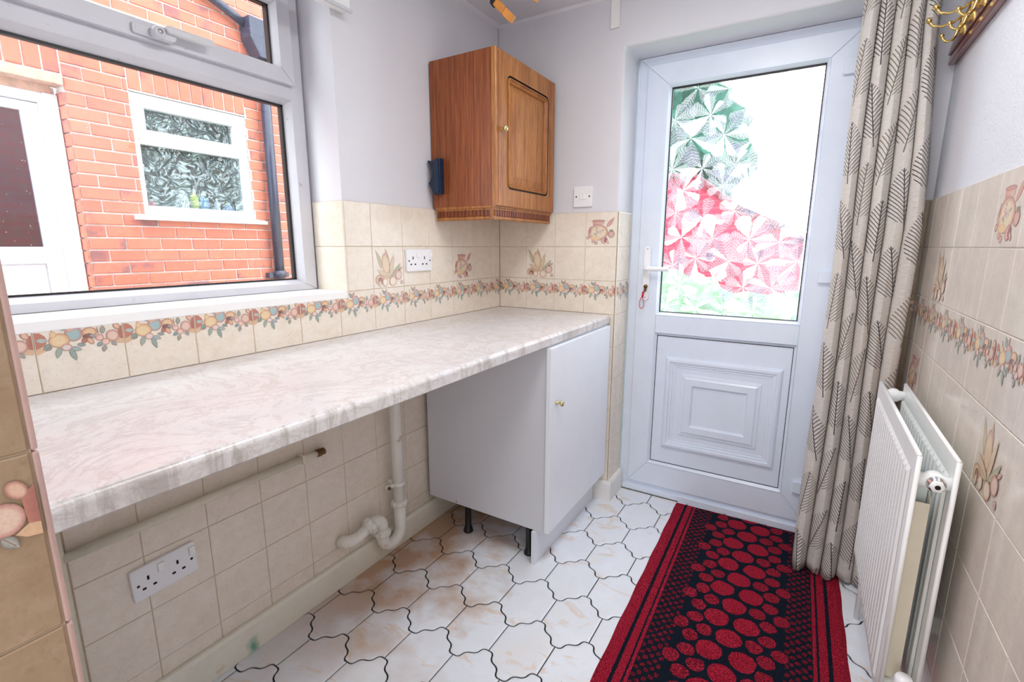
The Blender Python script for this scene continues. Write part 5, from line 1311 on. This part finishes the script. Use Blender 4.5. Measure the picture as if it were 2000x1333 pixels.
# ------------------------------------------------------------------ coat hook rack
hk = thing('coat_hook_rack', 'dark red-brown wooden rack with brass double hooks on the right wall', 'hook rack', (1.635, -0.3, 1.79))
m = MB(); xb = XR+0.0055
xb = XR+0.0055; ol = [(-0.004, 1.746), (-0.012, 1.738), (-0.72, 1.738), (-0.728, 1.746), (-0.70, 1.775), (-0.63, 1.825), (-0.56, 1.846), (-0.20, 1.846), (-0.11, 1.825), (-0.04, 1.775)]
m.prism(ol, xb-0.019, xb, mapL); m.build('board', M_board, hk, 0.004, 3)
m = MB(); m.prism([(a*0.955-0.0165, (b-1.79)*0.62+1.793) for a, b in ol], xb-0.024, xb-0.0185, mapL); m.build('raised_panel', M_board, hk, 0.003)
def hook(y):
    m = MB(); xf = xb-0.024
    m.rrect(y-0.009, y+0.009, 1.775, 1.835, 0.008, xf-0.003, xf+0.001, mapL)
    m.tube([(xf-0.001, y, 1.812), (xf-0.006, y, 1.795), (xf-0.010, y, 1.776), (xf-0.016, y, 1.766), (xf-0.028, y, 1.764), (xf-0.036, y, 1.771), (xf-0.039, y, 1.779)], [0.0036, 0.0036, 0.0034, 0.0034, 0.0034, 0.0036, 0.0046], 12)
    m.lathe([(0.001, -0.0062), (0.0042, -0.005), (0.006, 0), (0.0042, 0.005), (0.001, 0.0062)], (xf-0.0395, y, 1.781), (0, 0, 1), 12)
    m.tube([(xf-0.001, y, 1.824), (xf-0.020, y, 1.811), (xf-0.045, y, 1.806), (xf-0.063, y, 1.811), (xf-0.072, y, 1.823)], [0.0036, 0.0036, 0.0034, 0.0036, 0.005], 12)
    m.lathe([(0.001, -0.008), (0.0055, -0.006), (0.0078, 0), (0.0055, 0.006), (0.001, 0.008)], (xf-0.073, y, 1.827), (0, 0, 1), 12)
    m.build('hook', M_brass, hk)
for y in (-0.158, -0.250, -0.342, -0.434, -0.526, -0.618): hook(y)

# ------------------------------------------------------------------ runner rug
rug = bpy.data.objects.new('runner_rug', None)
m = MB(); nU, nV = 40, 110
hw, y0, y1 = 0.3155, -1.62, 0.150
cxr, cyr = 1.2275, -0.464     # rug-local origin on one of the middle ovals; local v=0 there
ang = math.atan(0.0155)
gv = []
for j in range(nV+1):
    for i in range(nU+1):
        u = -hw+2*hw*i/nU; v = (y0-cyr)+(y1-y0)*j/nV
        z = 0.0085+0.0006*math.sin(u*9+v*4)+0.0004*math.sin(v*17)
        if i in (0, nU) or j in (0, nV): z = 0.0005
        elif i in (1, nU-1) or j in (1, nV-1): z *= 0.97
        gv.append((u+(0.0012*math.sin(v*31) if i in (0, nU) else 0), v, z))
me = bpy.data.meshes.new('runner_rug'); me.from_pydata(gv, [], [(j*(nU+1)+i, j*(nU+1)+i+1, (j+1)*(nU+1)+i+1, (j+1)*(nU+1)+i) for j in range(nV) for i in range(nU)])
me.materials.append(M_rug)
ro = bpy.data.objects.new('runner_rug', me); COL.objects.link(ro); ro.location = (cxr, cyr, 0.0003); ro.rotation_euler = (0, 0, ang)
bpy.data.objects.remove(rug)
tag(ro, 'red and black runner rug with pebble pattern in front of the door', 'rug')
